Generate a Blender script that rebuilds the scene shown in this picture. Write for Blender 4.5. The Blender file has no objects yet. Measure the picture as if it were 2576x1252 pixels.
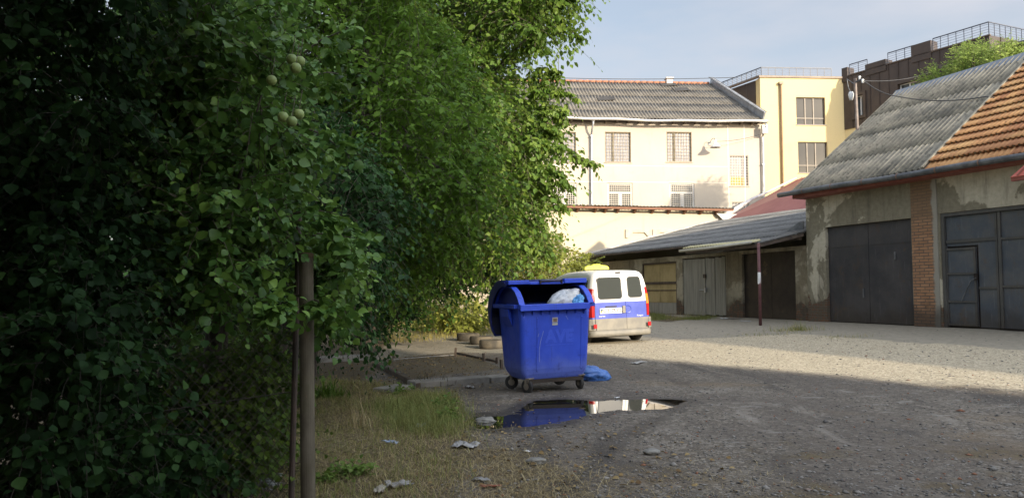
import bpy, math, random
import numpy as np
from mathutils import Vector, Matrix, Quaternion
R = math.radians
PI = math.pi
sc = bpy.context.scene
C = bpy.context.scene.collection

# ------------------------------------------------------------------ camera, world, sun, exposure
EYE = 1.47
PITCH = math.atan(112/1861)
cam_d = bpy.data.cameras.new('camera'); cam = bpy.data.objects.new('camera', cam_d); C.objects.link(cam)
cam.location = (0, 0, EYE); cam.rotation_euler = (PI/2 + PITCH, 0, 0)
cam_d.sensor_width = 36; cam_d.lens = 36*1861/2576
cam_d.clip_start = 0.05; cam_d.clip_end = 1500
sc.camera = cam

SUN_AZ, SUN_EL = 144.0, 16.0          # clockwise from the view direction
w = bpy.data.worlds.new("World"); sc.world = w; w.use_nodes = True
nt = w.node_tree; nt.nodes.clear()
sky = nt.nodes.new('ShaderNodeTexSky'); sky.sky_type = 'NISHITA'; sky.sun_disc = False
sky.sun_elevation = R(SUN_EL); sky.sun_rotation = R(SUN_AZ); sky.altitude = 200; sky.air_density = 1.2; sky.dust_density = 1.6; sky.ozone_density = 1.5
tc = nt.nodes.new('ShaderNodeTexCoord')
mp = nt.nodes.new('ShaderNodeMapping'); mp.inputs['Scale'].default_value = (1.3, 1.3, 4.2); mp.inputs['Rotation'].default_value = (0, R(12), R(20))
nz = nt.nodes.new('ShaderNodeTexNoise'); nz.inputs['Scale'].default_value = 1.9; nz.inputs['Detail'].default_value = 7; nz.inputs['Roughness'].default_value = .52
rp = nt.nodes.new('ShaderNodeMapRange'); rp.inputs['From Min'].default_value = .38; rp.inputs['From Max'].default_value = .62; rp.inputs['To Min'].default_value = .50; rp.inputs['To Max'].default_value = 1.0
mx = nt.nodes.new('ShaderNodeMix'); mx.data_type = 'RGBA'
bg = nt.nodes.new('ShaderNodeBackground'); wo = nt.nodes.new('ShaderNodeOutputWorld')
nt.links.new(tc.outputs['Generated'], mp.inputs['Vector']); nt.links.new(mp.outputs[0], nz.inputs['Vector'])
nt.links.new(nz.outputs['Fac'], rp.inputs['Value']); nt.links.new(rp.outputs[0], mx.inputs['Factor'])
nt.links.new(sky.outputs[0], mx.inputs['A']); mx.inputs['B'].default_value = (3.3, 3.45, 3.85, 1)
# clouds and haze on the sun's side of the sky are brighter than those opposite it
vd = nt.nodes.new('ShaderNodeVectorMath'); vd.operation = 'DOT_PRODUCT'; nt.links.new(tc.outputs['Generated'], vd.inputs[0])
vd.inputs[1].default_value = (math.sin(R(SUN_AZ)), math.cos(R(SUN_AZ)), .45)
vr = nt.nodes.new('ShaderNodeMapRange'); vr.inputs['From Min'].default_value = -.1; vr.inputs['From Max'].default_value = 1.0; vr.inputs['To Min'].default_value = 1.0; vr.inputs['To Max'].default_value = 3.2
nt.links.new(vd.outputs['Value'], vr.inputs['Value'])
vs_ = nt.nodes.new('ShaderNodeVectorMath'); vs_.operation = 'SCALE'; nt.links.new(mx.outputs['Result'], vs_.inputs[0]); nt.links.new(vr.outputs[0], vs_.inputs['Scale'])
nt.links.new(vs_.outputs[0], bg.inputs['Color']); bg.inputs['Strength'].default_value = 0.12
nt.links.new(bg.outputs[0], wo.inputs['Surface'])

sd = bpy.data.lights.new('sun', 'SUN'); sun = bpy.data.objects.new('sun', sd); C.objects.link(sun)
sd.energy = 4.3; sd.angle = R(0.6); sd.color = (1.0, .87, .68)
a = R(SUN_AZ); e = R(SUN_EL)
to_sun = Vector((math.sin(a)*math.cos(e), math.cos(a)*math.cos(e), math.sin(e)))
sun.rotation_euler = to_sun.to_track_quat('Z', 'Y').to_euler()
sc.view_settings.view_transform = 'Standard'; sc.view_settings.look = 'None'; sc.view_settings.gamma = 1
sc.view_settings.exposure = 0.78

# ------------------------------------------------------------------ pixel -> world (photo read at 2576 px wide)
F = 1861.0
def ray(px, py):
    u = (px-1288)/F; v = (626-py)/F
    cp, sp = math.cos(PITCH), math.sin(PITCH)
    return Vector((u, cp - v*sp, sp + v*cp))
def P(px, py, Y):
    d = ray(px, py); return Vector((0, 0, EYE)) + d*(Y/d.y)
def plane_z(x, y):
    s = .93*x + .368*y
    return np.interp(s, [-14, 0, 3, 5, 8.7, 16.7, 22], [.08, .20, .232, .245, .278, .63, .86])
def G(px, py):
    d = ray(px, py); t = 10.
    for _ in range(40):
        x, y = d.x*t, d.y*t
        t = (float(ground_z(x, y)) - EYE)/d.z
    return Vector((d.x*t, d.y*t, float(ground_z(d.x*t, d.y*t))))

# ------------------------------------------------------------------ tagging and mesh helpers
def tag(o, label=None, cat=None, group=None, kind=None):
    if label: o['label'] = label
    if cat: o['category'] = cat
    if group: o['group'] = group
    if kind: o['kind'] = kind
    return o
def empty(name, loc=(0, 0, 0), rz=0, label=None, cat=None, group=None, mat=None, kind=None):
    o = bpy.data.objects.new(name, None); C.objects.link(o)
    if mat is not None: o.matrix_world = mat
    else:
        o.location = loc; o.rotation_euler = (0, 0, rz)
    return tag(o, label, cat, group, kind)

class MB:
    def __init__(s): s.v = []; s.f = []; s.m = []; s.M = Matrix.Identity(4); s.mi = 0
    def vert(s, p): s.v.append(tuple(s.M @ Vector(p))); return len(s.v)-1
    def face(s, idx, mi=None): s.f.append(tuple(idx)); s.m.append(s.mi if mi is None else mi)
    def quad(s, a, b, c, d, mi=None): s.face([s.vert(a), s.vert(b), s.vert(c), s.vert(d)], mi); return s
    def poly(s, pts, mi=None): s.face([s.vert(p) for p in pts], mi); return s
    def box(s, x0, x1, y0, y1, z0, z1, mi=None):
        i = [s.vert(p) for p in ((x0,y0,z0),(x1,y0,z0),(x1,y1,z0),(x0,y1,z0),(x0,y0,z1),(x1,y0,z1),(x1,y1,z1),(x0,y1,z1))]
        for f in ((0,3,2,1),(4,5,6,7),(0,1,5,4),(1,2,6,5),(2,3,7,6),(3,0,4,7)): s.face([i[k] for k in f], mi)
        return s
    def bar(s, a, b, wx, wy, up=(0, 0, 1), mi=None):
        a = Vector(a); b = Vector(b); d = (b-a); L = d.length; d.normalize()
        u = Vector(up); x = d.cross(u)
        if x.length < 1e-3: x = d.cross(Vector((1, 0, 0)))
        x.normalize(); y = x.cross(d)
        i = []
        for p in (a, b):
            for sx, sy in ((-1,-1),(1,-1),(1,1),(-1,1)): i.append(s.vert(p + x*sx*wx/2 + y*sy*wy/2))
        for f in ((0,1,2,3),(7,6,5,4),(0,4,5,1),(1,5,6,2),(2,6,7,3),(3,7,4,0)): s.face([i[k] for k in f], mi)
        return s
    def tube(s, pts, r, n=8, cap=True, mi=None):
        pts = [Vector(p) for p in pts]; rs = r if isinstance(r, (list, tuple)) else [r]*len(pts)
        rings = []; prev = None
        for k, p in enumerate(pts):
            t = (pts[min(k+1, len(pts)-1)] - pts[max(k-1, 0)]).normalized()
            if prev is None:
                x = t.cross(Vector((0, 0, 1)));
                if x.length < 1e-2: x = t.cross(Vector((1, 0, 0)))
            else: x = prev - t*prev.dot(t)
            x.normalize(); prev = x; y = t.cross(x)
            rings.append([s.vert(p + (x*math.cos(2*PI*j/n) + y*math.sin(2*PI*j/n))*rs[k]) for j in range(n)])
        for k in range(len(rings)-1):
            for j in range(n):
                s.face([rings[k][j], rings[k][(j+1)%n], rings[k+1][(j+1)%n], rings[k+1][j]], mi)
        if cap: s.face(rings[0][::-1], mi); s.face(rings[-1], mi)
        return s
    def prism(s, pts, d, mi=None):       # closed polygon pts (3d) pushed along d
        d = Vector(d); n = len(pts)
        a = [s.vert(p) for p in pts]; b = [s.vert(Vector(p)+d) for p in pts]
        s.face(a[::-1], mi); s.face(b, mi)
        for k in range(n): s.face([a[k], a[(k+1)%n], b[(k+1)%n], b[k]], mi)
        return s
    def lathe(s, prof, c, ax='z', n=24, mi=None):   # prof = [(r,h)...]
        rings = []
        for r, h in prof:
            ring = []
            for j in range(n):
                q = 2*PI*j/n; u, v = r*math.cos(q), r*math.sin(q)
                p = {'z': (u, v, h), 'x': (h, u, v), 'y': (v, h, u)}[ax]
                ring.append(s.vert(Vector(c)+Vector(p)))
            rings.append(ring)
        for k in range(len(rings)-1):
            for j in range(n): s.face([rings[k][j], rings[k][(j+1)%n], rings[k+1][(j+1)%n], rings[k+1][j]], mi)
        return s
    def build(s, name, mats, parent=None, smooth=False, bevel=0, seg=2, mods=()):
        me = bpy.data.meshes.new(name); me.from_pydata(s.v, [], s.f)
        if not isinstance(mats, (list, tuple)): mats = [mats]
        for m in mats: me.materials.append(m)
        me.polygons.foreach_set('material_index', s.m)
        if smooth: me.polygons.foreach_set('use_smooth', [True]*len(s.f))
        me.update(); me.validate()
        o = bpy.data.objects.new(name, me); C.objects.link(o)
        if parent is not None: o.parent = parent
        if bevel:
            b = o.modifiers.new('b', 'BEVEL'); b.width = bevel; b.segments = seg; b.limit_method = 'ANGLE'; b.angle_limit = R(40)
        return o
def np_mesh(name, V, faces_flat, nper, mat, parent=None, tint=None, smooth=False):
    """V (n,3); faces_flat int array (nf, nper)."""
    me = bpy.data.meshes.new(name); nf = len(faces_flat)
    me.vertices.add(len(V)); me.vertices.foreach_set('co', np.ascontiguousarray(V, dtype=np.float32).ravel())
    me.loops.add(nf*nper); me.polygons.add(nf)
    me.loops.foreach_set('vertex_index', np.ascontiguousarray(faces_flat, dtype=np.int32).ravel())
    me.polygons.foreach_set('loop_start', np.arange(0, nf*nper, nper, dtype=np.int32))
    if smooth: me.polygons.foreach_set('use_smooth', np.ones(nf, dtype=bool))
    if tint is not None:
        at = me.attributes.new('tint', 'FLOAT', 'FACE'); at.data.foreach_set('value', np.ascontiguousarray(tint, dtype=np.float32))
    me.materials.append(mat); me.update(calc_edges=True)
    o = bpy.data.objects.new(name, me); C.objects.link(o)
    if parent is not None: o.parent = parent
    return o

# ------------------------------------------------------------------ materials
class N:
    def __init__(s, name):
        s.mat = bpy.data.materials.new(name); s.mat.use_nodes = True; s.t = s.mat.node_tree
        s.b = s.t.nodes['Principled BSDF']; s.out = s.t.nodes['Material Output']
        s._tc = None
    def new(s, ty, **k):
        n = s.t.nodes.new(ty)
        for a, v in k.items(): setattr(n, a, v)
        return n
    def L(s, a, b): s.t.links.new(a, b)
    def put(s, inp, v):
        if hasattr(v, 'is_output') or isinstance(v, bpy.types.NodeSocket): s.L(v, inp)
        elif isinstance(v, (tuple, list)) and len(v) == 3 and inp.type == 'RGBA': inp.default_value = (*v, 1)
        else: inp.default_value = v
    def co(s, kind='Object', scale=(1, 1, 1), rot=(0, 0, 0)):
        if s._tc is None: s._tc = s.new('ShaderNodeTexCoord')
        o = s._tc.outputs[kind]
        if scale != (1, 1, 1) or rot != (0, 0, 0):
            m = s.new('ShaderNodeMapping'); m.inputs['Scale'].default_value = scale; m.inputs['Rotation'].default_value = rot
            s.L(o, m.inputs['Vector']); o = m.outputs[0]
        return o
    def noise(s, scale=5, detail=5, rough=.55, vec=None, dist=0):
        n = s.new('ShaderNodeTexNoise'); n.inputs['Scale'].default_value = scale; n.inputs['Detail'].default_value = detail
        n.inputs['Roughness'].default_value = rough; n.inputs['Distortion'].default_value = dist
        s.L(vec if vec is not None else s.co(), n.inputs['Vector']); return n.outputs['Fac']
    def vor(s, scale=5, vec=None, feature='F1', out='Distance'):
        n = s.new('ShaderNodeTexVoronoi'); n.feature = feature; n.inputs['Scale'].default_value = scale
        s.L(vec if vec is not None else s.co(), n.inputs['Vector']); return n.outputs[out]
    def rng(s, v, a, b, c=0., d=1., smooth=True):
        n = s.new('ShaderNodeMapRange'); n.interpolation_type = 'SMOOTHSTEP' if smooth else 'LINEAR'
        s.put(n.inputs['Value'], v)
        for k, x in zip(('From Min', 'From Max', 'To Min', 'To Max'), (a, b, c, d)): n.inputs[k].default_value = x
        return n.outputs[0]
    def mix(s, f, a, b, mode='MIX'):
        n = s.new('ShaderNodeMix'); n.data_type = 'RGBA'; n.blend_type = mode
        s.put(n.inputs['Factor'], f); s.put(n.inputs['A'], a); s.put(n.inputs['B'], b); return n.outputs['Result']
    def m(s, op, a, b=0., c=0.):
        n = s.new('ShaderNodeMath'); n.operation = op; s.put(n.inputs[0], a); s.put(n.inputs[1], b); s.put(n.inputs[2], c); return n.outputs[0]
    def attr(s, name, out='Fac'):
        n = s.new('ShaderNodeAttribute'); n.attribute_name = name; return n.outputs[out]
    def sep(s, v=None):
        n = s.new('ShaderNodeSeparateXYZ'); s.L(v if v is not None else s.co(), n.inputs[0]); return n.outputs
    def comb(s, x, y, z):
        n = s.new('ShaderNodeCombineXYZ'); s.put(n.inputs[0], x); s.put(n.inputs[1], y); s.put(n.inputs[2], z); return n.outputs[0]
    def bump(s, h, strength=.3, dist=.02):
        n = s.new('ShaderNodeBump'); n.inputs['Strength'].default_value = strength; n.inputs['Distance'].default_value = dist
        s.L(h, n.inputs['Height']); s.L(n.outputs[0], s.b.inputs['Normal'])
    def done(s, col=None, rough=.8, metal=0., spec=None):
        if col is not None: s.put(s.b.inputs['Base Color'], col)
        s.put(s.b.inputs['Roughness'], rough); s.put(s.b.inputs['Metallic'], metal)
        if spec is not None: s.b.inputs['Specular IOR Level'].default_value = spec
        return s.mat
def simple(name, c1, c2, scale=6, rough=.75, metal=0., bump=.15, bs=None, lo=.35, hi=.65, vs=(1, 1, 1), spec=None):
    n = N(name); v = n.co(scale=vs)
    f = n.rng(n.noise(scale, 6, .6, v), lo, hi)
    col = n.mix(f, c1, c2)
    if bump: n.bump(n.noise(bs or scale*6, 4, .6, v), bump, .01)
    return n.done(col, rough, metal, spec)

def leaf_mat(name, dark, mid, light, trans=.35, rough=.45, spec=.3):
    n = N(name); t = n.attr('tint')
    c = n.mix(n.rng(t, 0., .5, smooth=False), dark, mid); c = n.mix(n.rng(t, .5, 1., smooth=False), c, light)
    c = n.mix(n.rng(n.noise(40, 2), .3, .7, 0, .35), c, n.mix(.5, c, light))
    n.done(c, rough, 0, spec)
    tr = n.new('ShaderNodeBsdfTranslucent'); n.L(n.mix(.6, c, light), tr.inputs['Color'])
    ms = n.new('ShaderNodeMixShader'); ms.inputs[0].default_value = trans
    n.L(n.b.outputs[0], ms.inputs[1]); n.L(tr.outputs[0], ms.inputs[2]); n.L(ms.outputs[0], n.out.inputs['Surface'])
    return n.mat

M_ = {}
def concrete_plaster(name, base, peel, grime, brickz=None, peel_lo=.5, peel_hi=.56):
    """old plaster with peeled patches, grime towards the foot (dirt splashed on it), optional exposed brick."""
    n = N(name); x, y, z = n.sep()
    v = n.co()
    big = n.noise(.55, 7, .62, v, .4); fine = n.noise(9, 6, .65, v)
    c = n.mix(n.rng(fine, .3, .75), base, tuple(k*.72 for k in base))
    pm = n.rng(big, peel_lo, peel_hi)
    c = n.mix(pm, c, n.mix(n.rng(fine, .3, .7), peel, tuple(k*.8 for k in peel)))
    st = n.rng(n.noise(1.2, 5, .6, n.co(scale=(3, 3, .35))), .5, .72, 0, .65)
    c = n.mix(st, c, grime)
    gz = n.m('ADD', z, n.m('MULTIPLY', n.noise(2.2, 4), -1.3))
    c = n.mix(n.rng(gz, -.5, .25, .75, 0), c, grime)
    h = n.m('ADD', n.m('MULTIPLY', pm, .5), n.m('MULTIPLY', fine, .5))
    if brickz:
        bt = n.new('ShaderNodeTexBrick'); n.L(n.comb(n.m('ADD', x, y), z, 0.), bt.inputs['Vector'])
        bt.inputs['Scale'].default_value = 1; bt.inputs['Brick Width'].default_value = .26; bt.inputs['Row Height'].default_value = .078
        bt.inputs['Mortar Size'].default_value = .008
        bt.inputs['Color1'].default_value = (.16, .075, .04, 1); bt.inputs['Color2'].default_value = (.10, .055, .035, 1); bt.inputs['Mortar'].default_value = (.13, .12, .10, 1)
        bm = n.rng(n.m('ADD', z, n.m('MULTIPLY', n.m('SUBTRACT', n.noise(1.8, 5, .6), .5), 1.6)), brickz-.03, brickz+.03, 1, 0)
        c = n.mix(bm, c, n.mix(n.rng(fine, .35, .6), bt.outputs['Color'], grime))
        h = n.m('ADD', h, n.m('MULTIPLY', n.m('MULTIPLY', bm, bt.outputs['Fac']), -.8))
    n.bump(h, .6, .02)
    return n.done(c, .9, 0, .2)
# ------------------------------------------------------------------ ground
def _g0(px, py):
    d = ray(px, py); t = 10.
    for _ in range(30):
        t = (float(plane_z(d.x*t, d.y*t)) - EYE)/d.z
    return (d.x*t, d.y*t)
pud_z = [(215,400),(260,342),(420,330),(600,322),(700,300),(720,262),(790,205),(860,178),(1020,170),(1180,166),(1280,172),(1380,185),(1520,172),(1690,166),(1850,158),(1990,155),(2110,160),(2240,168),(2180,190),(2090,225),(1980,248),(1840,252),(1700,262),(1590,256),(1470,268),(1400,290),(1330,300),(1240,340),(1150,350),(1060,372),(950,392),(840,408),(740,418),(620,424),(520,434),(400,440),(310,440)]
PUD = np.array([_g0(1118+.2728*x, 958+.2728*y) for x, y in pud_z])
PZ = float(np.mean(plane_z(PUD[:, 0], PUD[:, 1]))) - .004
def poly_sd(poly, X, Y):
    """signed distance, negative inside; vectorised"""
    X = np.asarray(X, float); Y = np.asarray(Y, float)
    d2 = np.full(X.shape, 1e18); ins = np.zeros(X.shape, bool); n = len(poly)
    for i in range(n):
        ax, ay = poly[i]; bx, by = poly[(i+1) % n]
        ex, ey = bx-ax, by-ay; L2 = ex*ex+ey*ey+1e-12
        t = np.clip(((X-ax)*ex+(Y-ay)*ey)/L2, 0, 1)
        d2 = np.minimum(d2, (X-ax-t*ex)**2+(Y-ay-t*ey)**2)
        c = ((ay > Y) != (by > Y)) & (X < ex*(Y-ay)/(by-ay+1e-12)+ax)
        ins ^= c
    d = np.sqrt(d2); return np.where(ins, -d, d)
_rs = np.random.RandomState(5)
_wv = [(_rs.uniform(.3, 5.5)*math.cos(q), _rs.uniform(.3, 5.5)*math.sin(q), _rs.uniform(0, 6.28)) for q in _rs.uniform(0, 6.28, 26)]
def bumps(X, Y):
    r = 0
    for kx, ky, ph in _wv: r = r + np.sin(kx*X+ky*Y+ph)/(1.2+math.hypot(kx, ky))
    return r*.0042
def ground_z(X, Y):
    X = np.asarray(X, float); Y = np.asarray(Y, float)
    z = plane_z(X, Y) + bumps(X, Y)*np.clip((24-Y)/6, .15, 1)
    near = (X > -4) & (X < 5) & (Y > 4) & (Y < 12)
    sd_ = np.where(near, 3.0, 3.0)
    if np.any(near):
        s = poly_sd(PUD, X, Y); sd_ = np.where(near, s, 3.0)
    k = np.clip(sd_/1.5, 0, 1); k = k*k*(3-2*k)
    zp = PZ + np.where(sd_ < 0, np.maximum(-.024, sd_*.3)-.001, sd_*.045) + (np.sin(X*11+Y*17)*np.sin(Y*23-X*9+1)+.6*np.sin(X*31+3)*np.sin(Y*37+X*13))*.0028
    return zp*(1-k) + z*k

def grid_lines(a, b, step, far, ratio=1.35):
    L = list(np.arange(a, b+1e-6, step)); d = step
    lo = [a]; hi = [b]
    while hi[-1] < far: d *= ratio; hi.append(hi[-1]+d); lo.append(lo[-1]-d)
    return np.array(sorted(lo[1:]) + L + hi[1:])
gx = grid_lines(-4, 12, .05, 400, 1.25); gy = grid_lines(4, 19, .05, 400, 1.25)
GX, GY = np.meshgrid(gx, gy)
GZ = ground_z(GX, GY)
nx, ny = len(gx), len(gy)
idx = np.arange(nx*ny).reshape(ny, nx)
Fq = np.stack([idx[:-1, :-1], idx[:-1, 1:], idx[1:, 1:], idx[1:, :-1]], -1).reshape(-1, 4)

n = N('ground_mix')
v = n.co(); x, y, z = n.sep()
soil = n.attr('soil'); wet = n.attr('wet'); conc = n.attr('conc'); edge = n.noise(1.7, 7, .68)
fine = n.noise(55, 5, .7); med = n.noise(9, 6, .62); big = n.noise(.5, 5, .6)
peb = n.vor(42, None, 'F1', 'Color'); pebd = n.vor(42)
pg = n.sep(peb)[0]
asph = n.mix(n.rng(fine, .35, .68), (.066, .055, .043), (.168, .145, .115))
asph = n.mix(n.rng(pg, .72, .95, 0, .75), asph, (.29, .26, .21))
asph = n.mix(n.rng(med, .48, .68, 0, .7), asph, (.20, .178, .145))
asph = n.mix(n.rng(big, .42, .6, 0, .55), asph, (.095, .08, .066))
tk = n.noise(1.3, 6, .7, n.co(scale=(1, .35, 1), rot=(0, 0, R(-28))), .8)
asph = n.mix(n.rng(tk, .50, .60, 0, .6), asph, (.062, .054, .046)); asph = n.mix(n.rng(tk, .40, .30, 0, .55), asph, (.27, .245, .205))
pat = n.rng(n.noise(2.1, 7, .72, n.co(scale=(1, 1.7, 1))), .60, .63, 0, .55); asph = n.mix(pat, asph, (.25, .235, .205))
gm = n.rng(n.noise(.35, 4, .6, n.co(scale=(1, 1.6, 1))), .55, .68, 0, .45)
asph = n.mix(gm, asph, (.18, .13, .075))
cc = n.mix(n.rng(med, .3, .7), (.23, .205, .155), (.33, .295, .225))
cc = n.mix(n.rng(fine, .4, .7, 0, .4), cc, (.20, .18, .15))
cm = n.rng(n.m('ADD', conc, n.m('MULTIPLY', n.m('SUBTRACT', edge, .5), 1.1)), .42, .58)
gr = n.rng(n.attr('gravel'), 0, 1)
sunlit_grav = n.mix(n.rng(pg, .2, .9), (.30, .255, .175), (.58, .50, .36))  # gravel tone raised and warmed to strengthen the sunlit strip
sunlit_grav = n.mix(n.rng(med, .4, .65, 0, .5), sunlit_grav, (.37, .315, .215))
c = n.mix(n.rng(n.m('ADD', gr, n.m('MULTIPLY', n.m('SUBTRACT', edge, .5), .9)), .3, .7), asph, sunlit_grav)
c = n.mix(cm, c, cc)
so = n.mix(n.rng(fine, .35, .65), (.055, .042, .028), (.14, .11, .068))
so = n.mix(n.rng(med, .45, .65, 0, .6), so, (.13, .10, .045))
sm = n.rng(n.m('ADD', soil, n.m('MULTIPLY', n.m('SUBTRACT', edge, .5), 1.1)), .4, .6)
c = n.mix(sm, c, so)
wm = n.rng(n.m('ADD', wet, n.m('MULTIPLY', n.m('SUBTRACT', edge, .5), .9)), .35, .7)
c = n.mix(wm, c, n.mix(.62, c, (.012, .010, .008)))
rr = n.m('SUBTRACT', .92, n.m('MULTIPLY', wm, .35))
h = n.m('ADD', n.m('MULTIPLY', fine, .6), n.m('MULTIPLY', n.rng(pebd, 0, .5, 1, 0), .8)); h = n.m('ADD', h, med)
n.bump(n.m('MULTIPLY', h, n.m('SUBTRACT', 1., n.m('MULTIPLY', cm, .75))), .45, .018)
GROUND = n.done(c, rr, 0, .3)
o = np_mesh('ground', np.stack([GX, GY, GZ], -1).reshape(-1, 3), Fq, 4, GROUND, smooth=True)
tag(o, kind='structure')
def vattr(o, name, val):
    at = o.data.attributes.new(name, 'FLOAT', 'POINT'); at.data.foreach_set('value', np.ascontiguousarray(val, dtype=np.float32).ravel())
GRASS = np.array([_g0(*p) for p in ((700,985),(830,948),(960,960),(1060,985),(1130,985),(1165,1030),(1185,1075),(1200,1120),(1180,1180),(1160,1300),(600,1300))])
s_grass = poly_sd(GRASS, GX, GY)
leftsoil = np.clip((-1.9 - GX - (GY-12)*.12)/.8, 0, 1)*(GY < 30)
BED = np.array([_g0(*p) for p in ((955,905),(1165,885),(1262,925),(1040,952))])
soil_a = np.clip(.5 - s_grass/.5, 0, 1)
soil_a = np.maximum(soil_a, leftsoil); soil_a = np.maximum(soil_a, np.clip(.5-poly_sd(BED, GX, GY)/.3, 0, 1))
brn = np.array([_g0(*p) for p in ((1150,1120),(1330,1140),(1560,1180),(1640,1300),(1100,1300))])
soil_a = np.maximum(soil_a, .62*np.clip(.5-poly_sd(brn, GX, GY)/.8, 0, 1))
S_ = .93*GX + .368*GY
gp2 = np.array([_g0(*p) for p in ((1640,788),(1760,782),(1790,795),(1640,812))])
soil_a = np.maximum(soil_a, np.clip(.5-poly_sd(gp2, GX, GY)/.6, 0, 1))
back = np.clip((GY-29)/3, 0, 1); soil_a = np.maximum(soil_a, back*(S_ < 15)*(GX < 2))
soil_a = np.maximum(soil_a, .44*np.clip((8.2-GY)/2.5, 0, 1)*(GX < 4.5))
vattr(o, 'soil', soil_a)
def seg_d(a, b):
    (ax, ay), (bx, by) = a, b; ex, ey = bx-ax, by-ay; t = np.clip(((GX-ax)*ex+(GY-ay)*ey)/(ex*ex+ey*ey), 0, 1); return np.hypot(GX-ax-t*ex, GY-ay-t*ey)
tr1 = np.minimum(seg_d(_g0(1560, 1105), _g0(1405, 1252)), seg_d(_g0(1700, 1035), _g0(1560, 1105)))
tr1 = np.minimum(tr1, seg_d(_g0(2080, 1050), _g0(2300, 1090)))
vattr(o, 'wet', .62*np.clip(1-tr1/.22, 0, 1) + np.clip(.85 - poly_sd(PUD, GX, GY)/.55, 0, 1) + .30*np.clip(1-np.hypot(GX+.2, GY-6.0)/2.6, 0, 1))
conc_a = np.clip((S_-12.6)/1.2, 0, 1); conc_a = np.maximum(conc_a, np.clip((GY-17.5)/1.5, 0, 1)*np.clip((GX+3.5)/1, 0, 1))
PATH = np.array([_g0(*p) for p in ((980,868),(1150,848),(1300,850),(1300,890),(1160,885),(950,905),(800,912),(800,895))])
conc_a = np.maximum(conc_a, .9*np.clip(.5-poly_sd(PATH, GX, GY)/.4, 0, 1))
vattr(o, 'conc', conc_a)
vattr(o, 'gravel', np.clip((S_-6.2)/3.0 + (GY-13)*.12, 0, 1)*(conc_a < 1))

# puddle water, level
nw = N('puddle_water'); nw.b.inputs['Base Color'].default_value = (.012, .011, .009, 1); nw.b.inputs['Roughness'].default_value = .015
nw.b.inputs['IOR'].default_value = 1.6; nw.b.inputs['Specular IOR Level'].default_value = 1.0
WATER = nw.mat
px0, py0 = PUD.min(0)-.25; px1, py1 = PUD.max(0)+.25
wx_ = np.arange(px0, px1, .05); wy_ = np.arange(py0, py1, .05); WX, WY = np.meshgrid(wx_, wy_); wsd = poly_sd(PUD, WX, WY) < .16
wm_ = MB(); ids = -np.ones(WX.shape, int)
for j in range(WX.shape[0]-1):
    for i in range(WX.shape[1]-1):
        if wsd[j, i] and wsd[j+1, i] and wsd[j, i+1] and wsd[j+1, i+1]:
            q = []
            for jj, ii in ((j, i), (j, i+1), (j+1, i+1), (j+1, i)):
                if ids[jj, ii] < 0: ids[jj, ii] = wm_.vert((WX[jj, ii], WY[jj, ii], PZ))
                q.append(int(ids[jj, ii]))
            wm_.face(q)
tag(wm_.build('puddle_water', WATER), kind='structure')

# gravel stones and small litter scatter
def stones(name, X, Y, size, mat, seed, sink=.35):
    rs = np.random.RandomState(seed); n_ = len(X)
    base = np.array([(1,0,0),(-1,0,0),(0,1,0),(0,-1,0),(0,0,1),(0,0,-1)], float)
    fc = np.array([(0,2,4),(2,1,4),(1,3,4),(3,0,4),(2,0,5),(1,2,5),(3,1,5),(0,3,5)])
    V = base[None]*(1+rs.uniform(-.35, .35, (n_, 6, 1)))*size[:, None, None]*np.stack([rs.uniform(.7, 1.5, n_), rs.uniform(.6, 1.1, n_), rs.uniform(.3, .7, n_)], -1)[:, None, :]
    q = rs.uniform(0, 6.28, n_); c, s = np.cos(q), np.sin(q)
    Vx = V[..., 0]*c[:, None]-V[..., 1]*s[:, None]; Vy = V[..., 0]*s[:, None]+V[..., 1]*c[:, None]
    Z = ground_z(X, Y)
    V = np.stack([Vx+X[:, None], Vy+Y[:, None], V[..., 2]+Z[:, None]+size[:, None]*.15], -1)
    Fc = (fc[None]+np.arange(n_)[:, None, None]*6).reshape(-1, 3)
    t = np.repeat(rs.uniform(0, 1, n_), 8)
    return np_mesh(name, V.reshape(-1, 3), Fc, 3, mat, tint=t)
ns = N('stone_mat'); t_ = ns.attr('tint'); cs = ns.mix(ns.rng(t_, 0, 1, smooth=False), (.06, .057, .054), (.27, .255, .225)); cs = ns.mix(ns.rng(t_, .92, .94), cs, (.22, .10, .055))
STONE = ns.done(cs, .85)
rs = np.random.RandomState(11)
n_ = 26000
Yv = 4.6 + 19*rs.uniform(0, 1, n_)**1.5; Xv = rs.uniform(-.5, .72, n_)*Yv
pd = poly_sd(PUD, Xv, Yv); Sv = .93*Xv+.368*Yv
keep = (pd > .03) & (Sv < 16.3) & (Xv > -2.5) & ((Sv < 13) | (rs.uniform(0, 1, n_) < .15)) & (poly_sd(GRASS, Xv, Yv) > -.2)
Xv, Yv = Xv[keep], Yv[keep]
tag(stones('gravel', Xv, Yv, np.random.RandomState(2).gamma(1.8, .0032, len(Xv))+.002, STONE, 3), kind='stuff')

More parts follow.
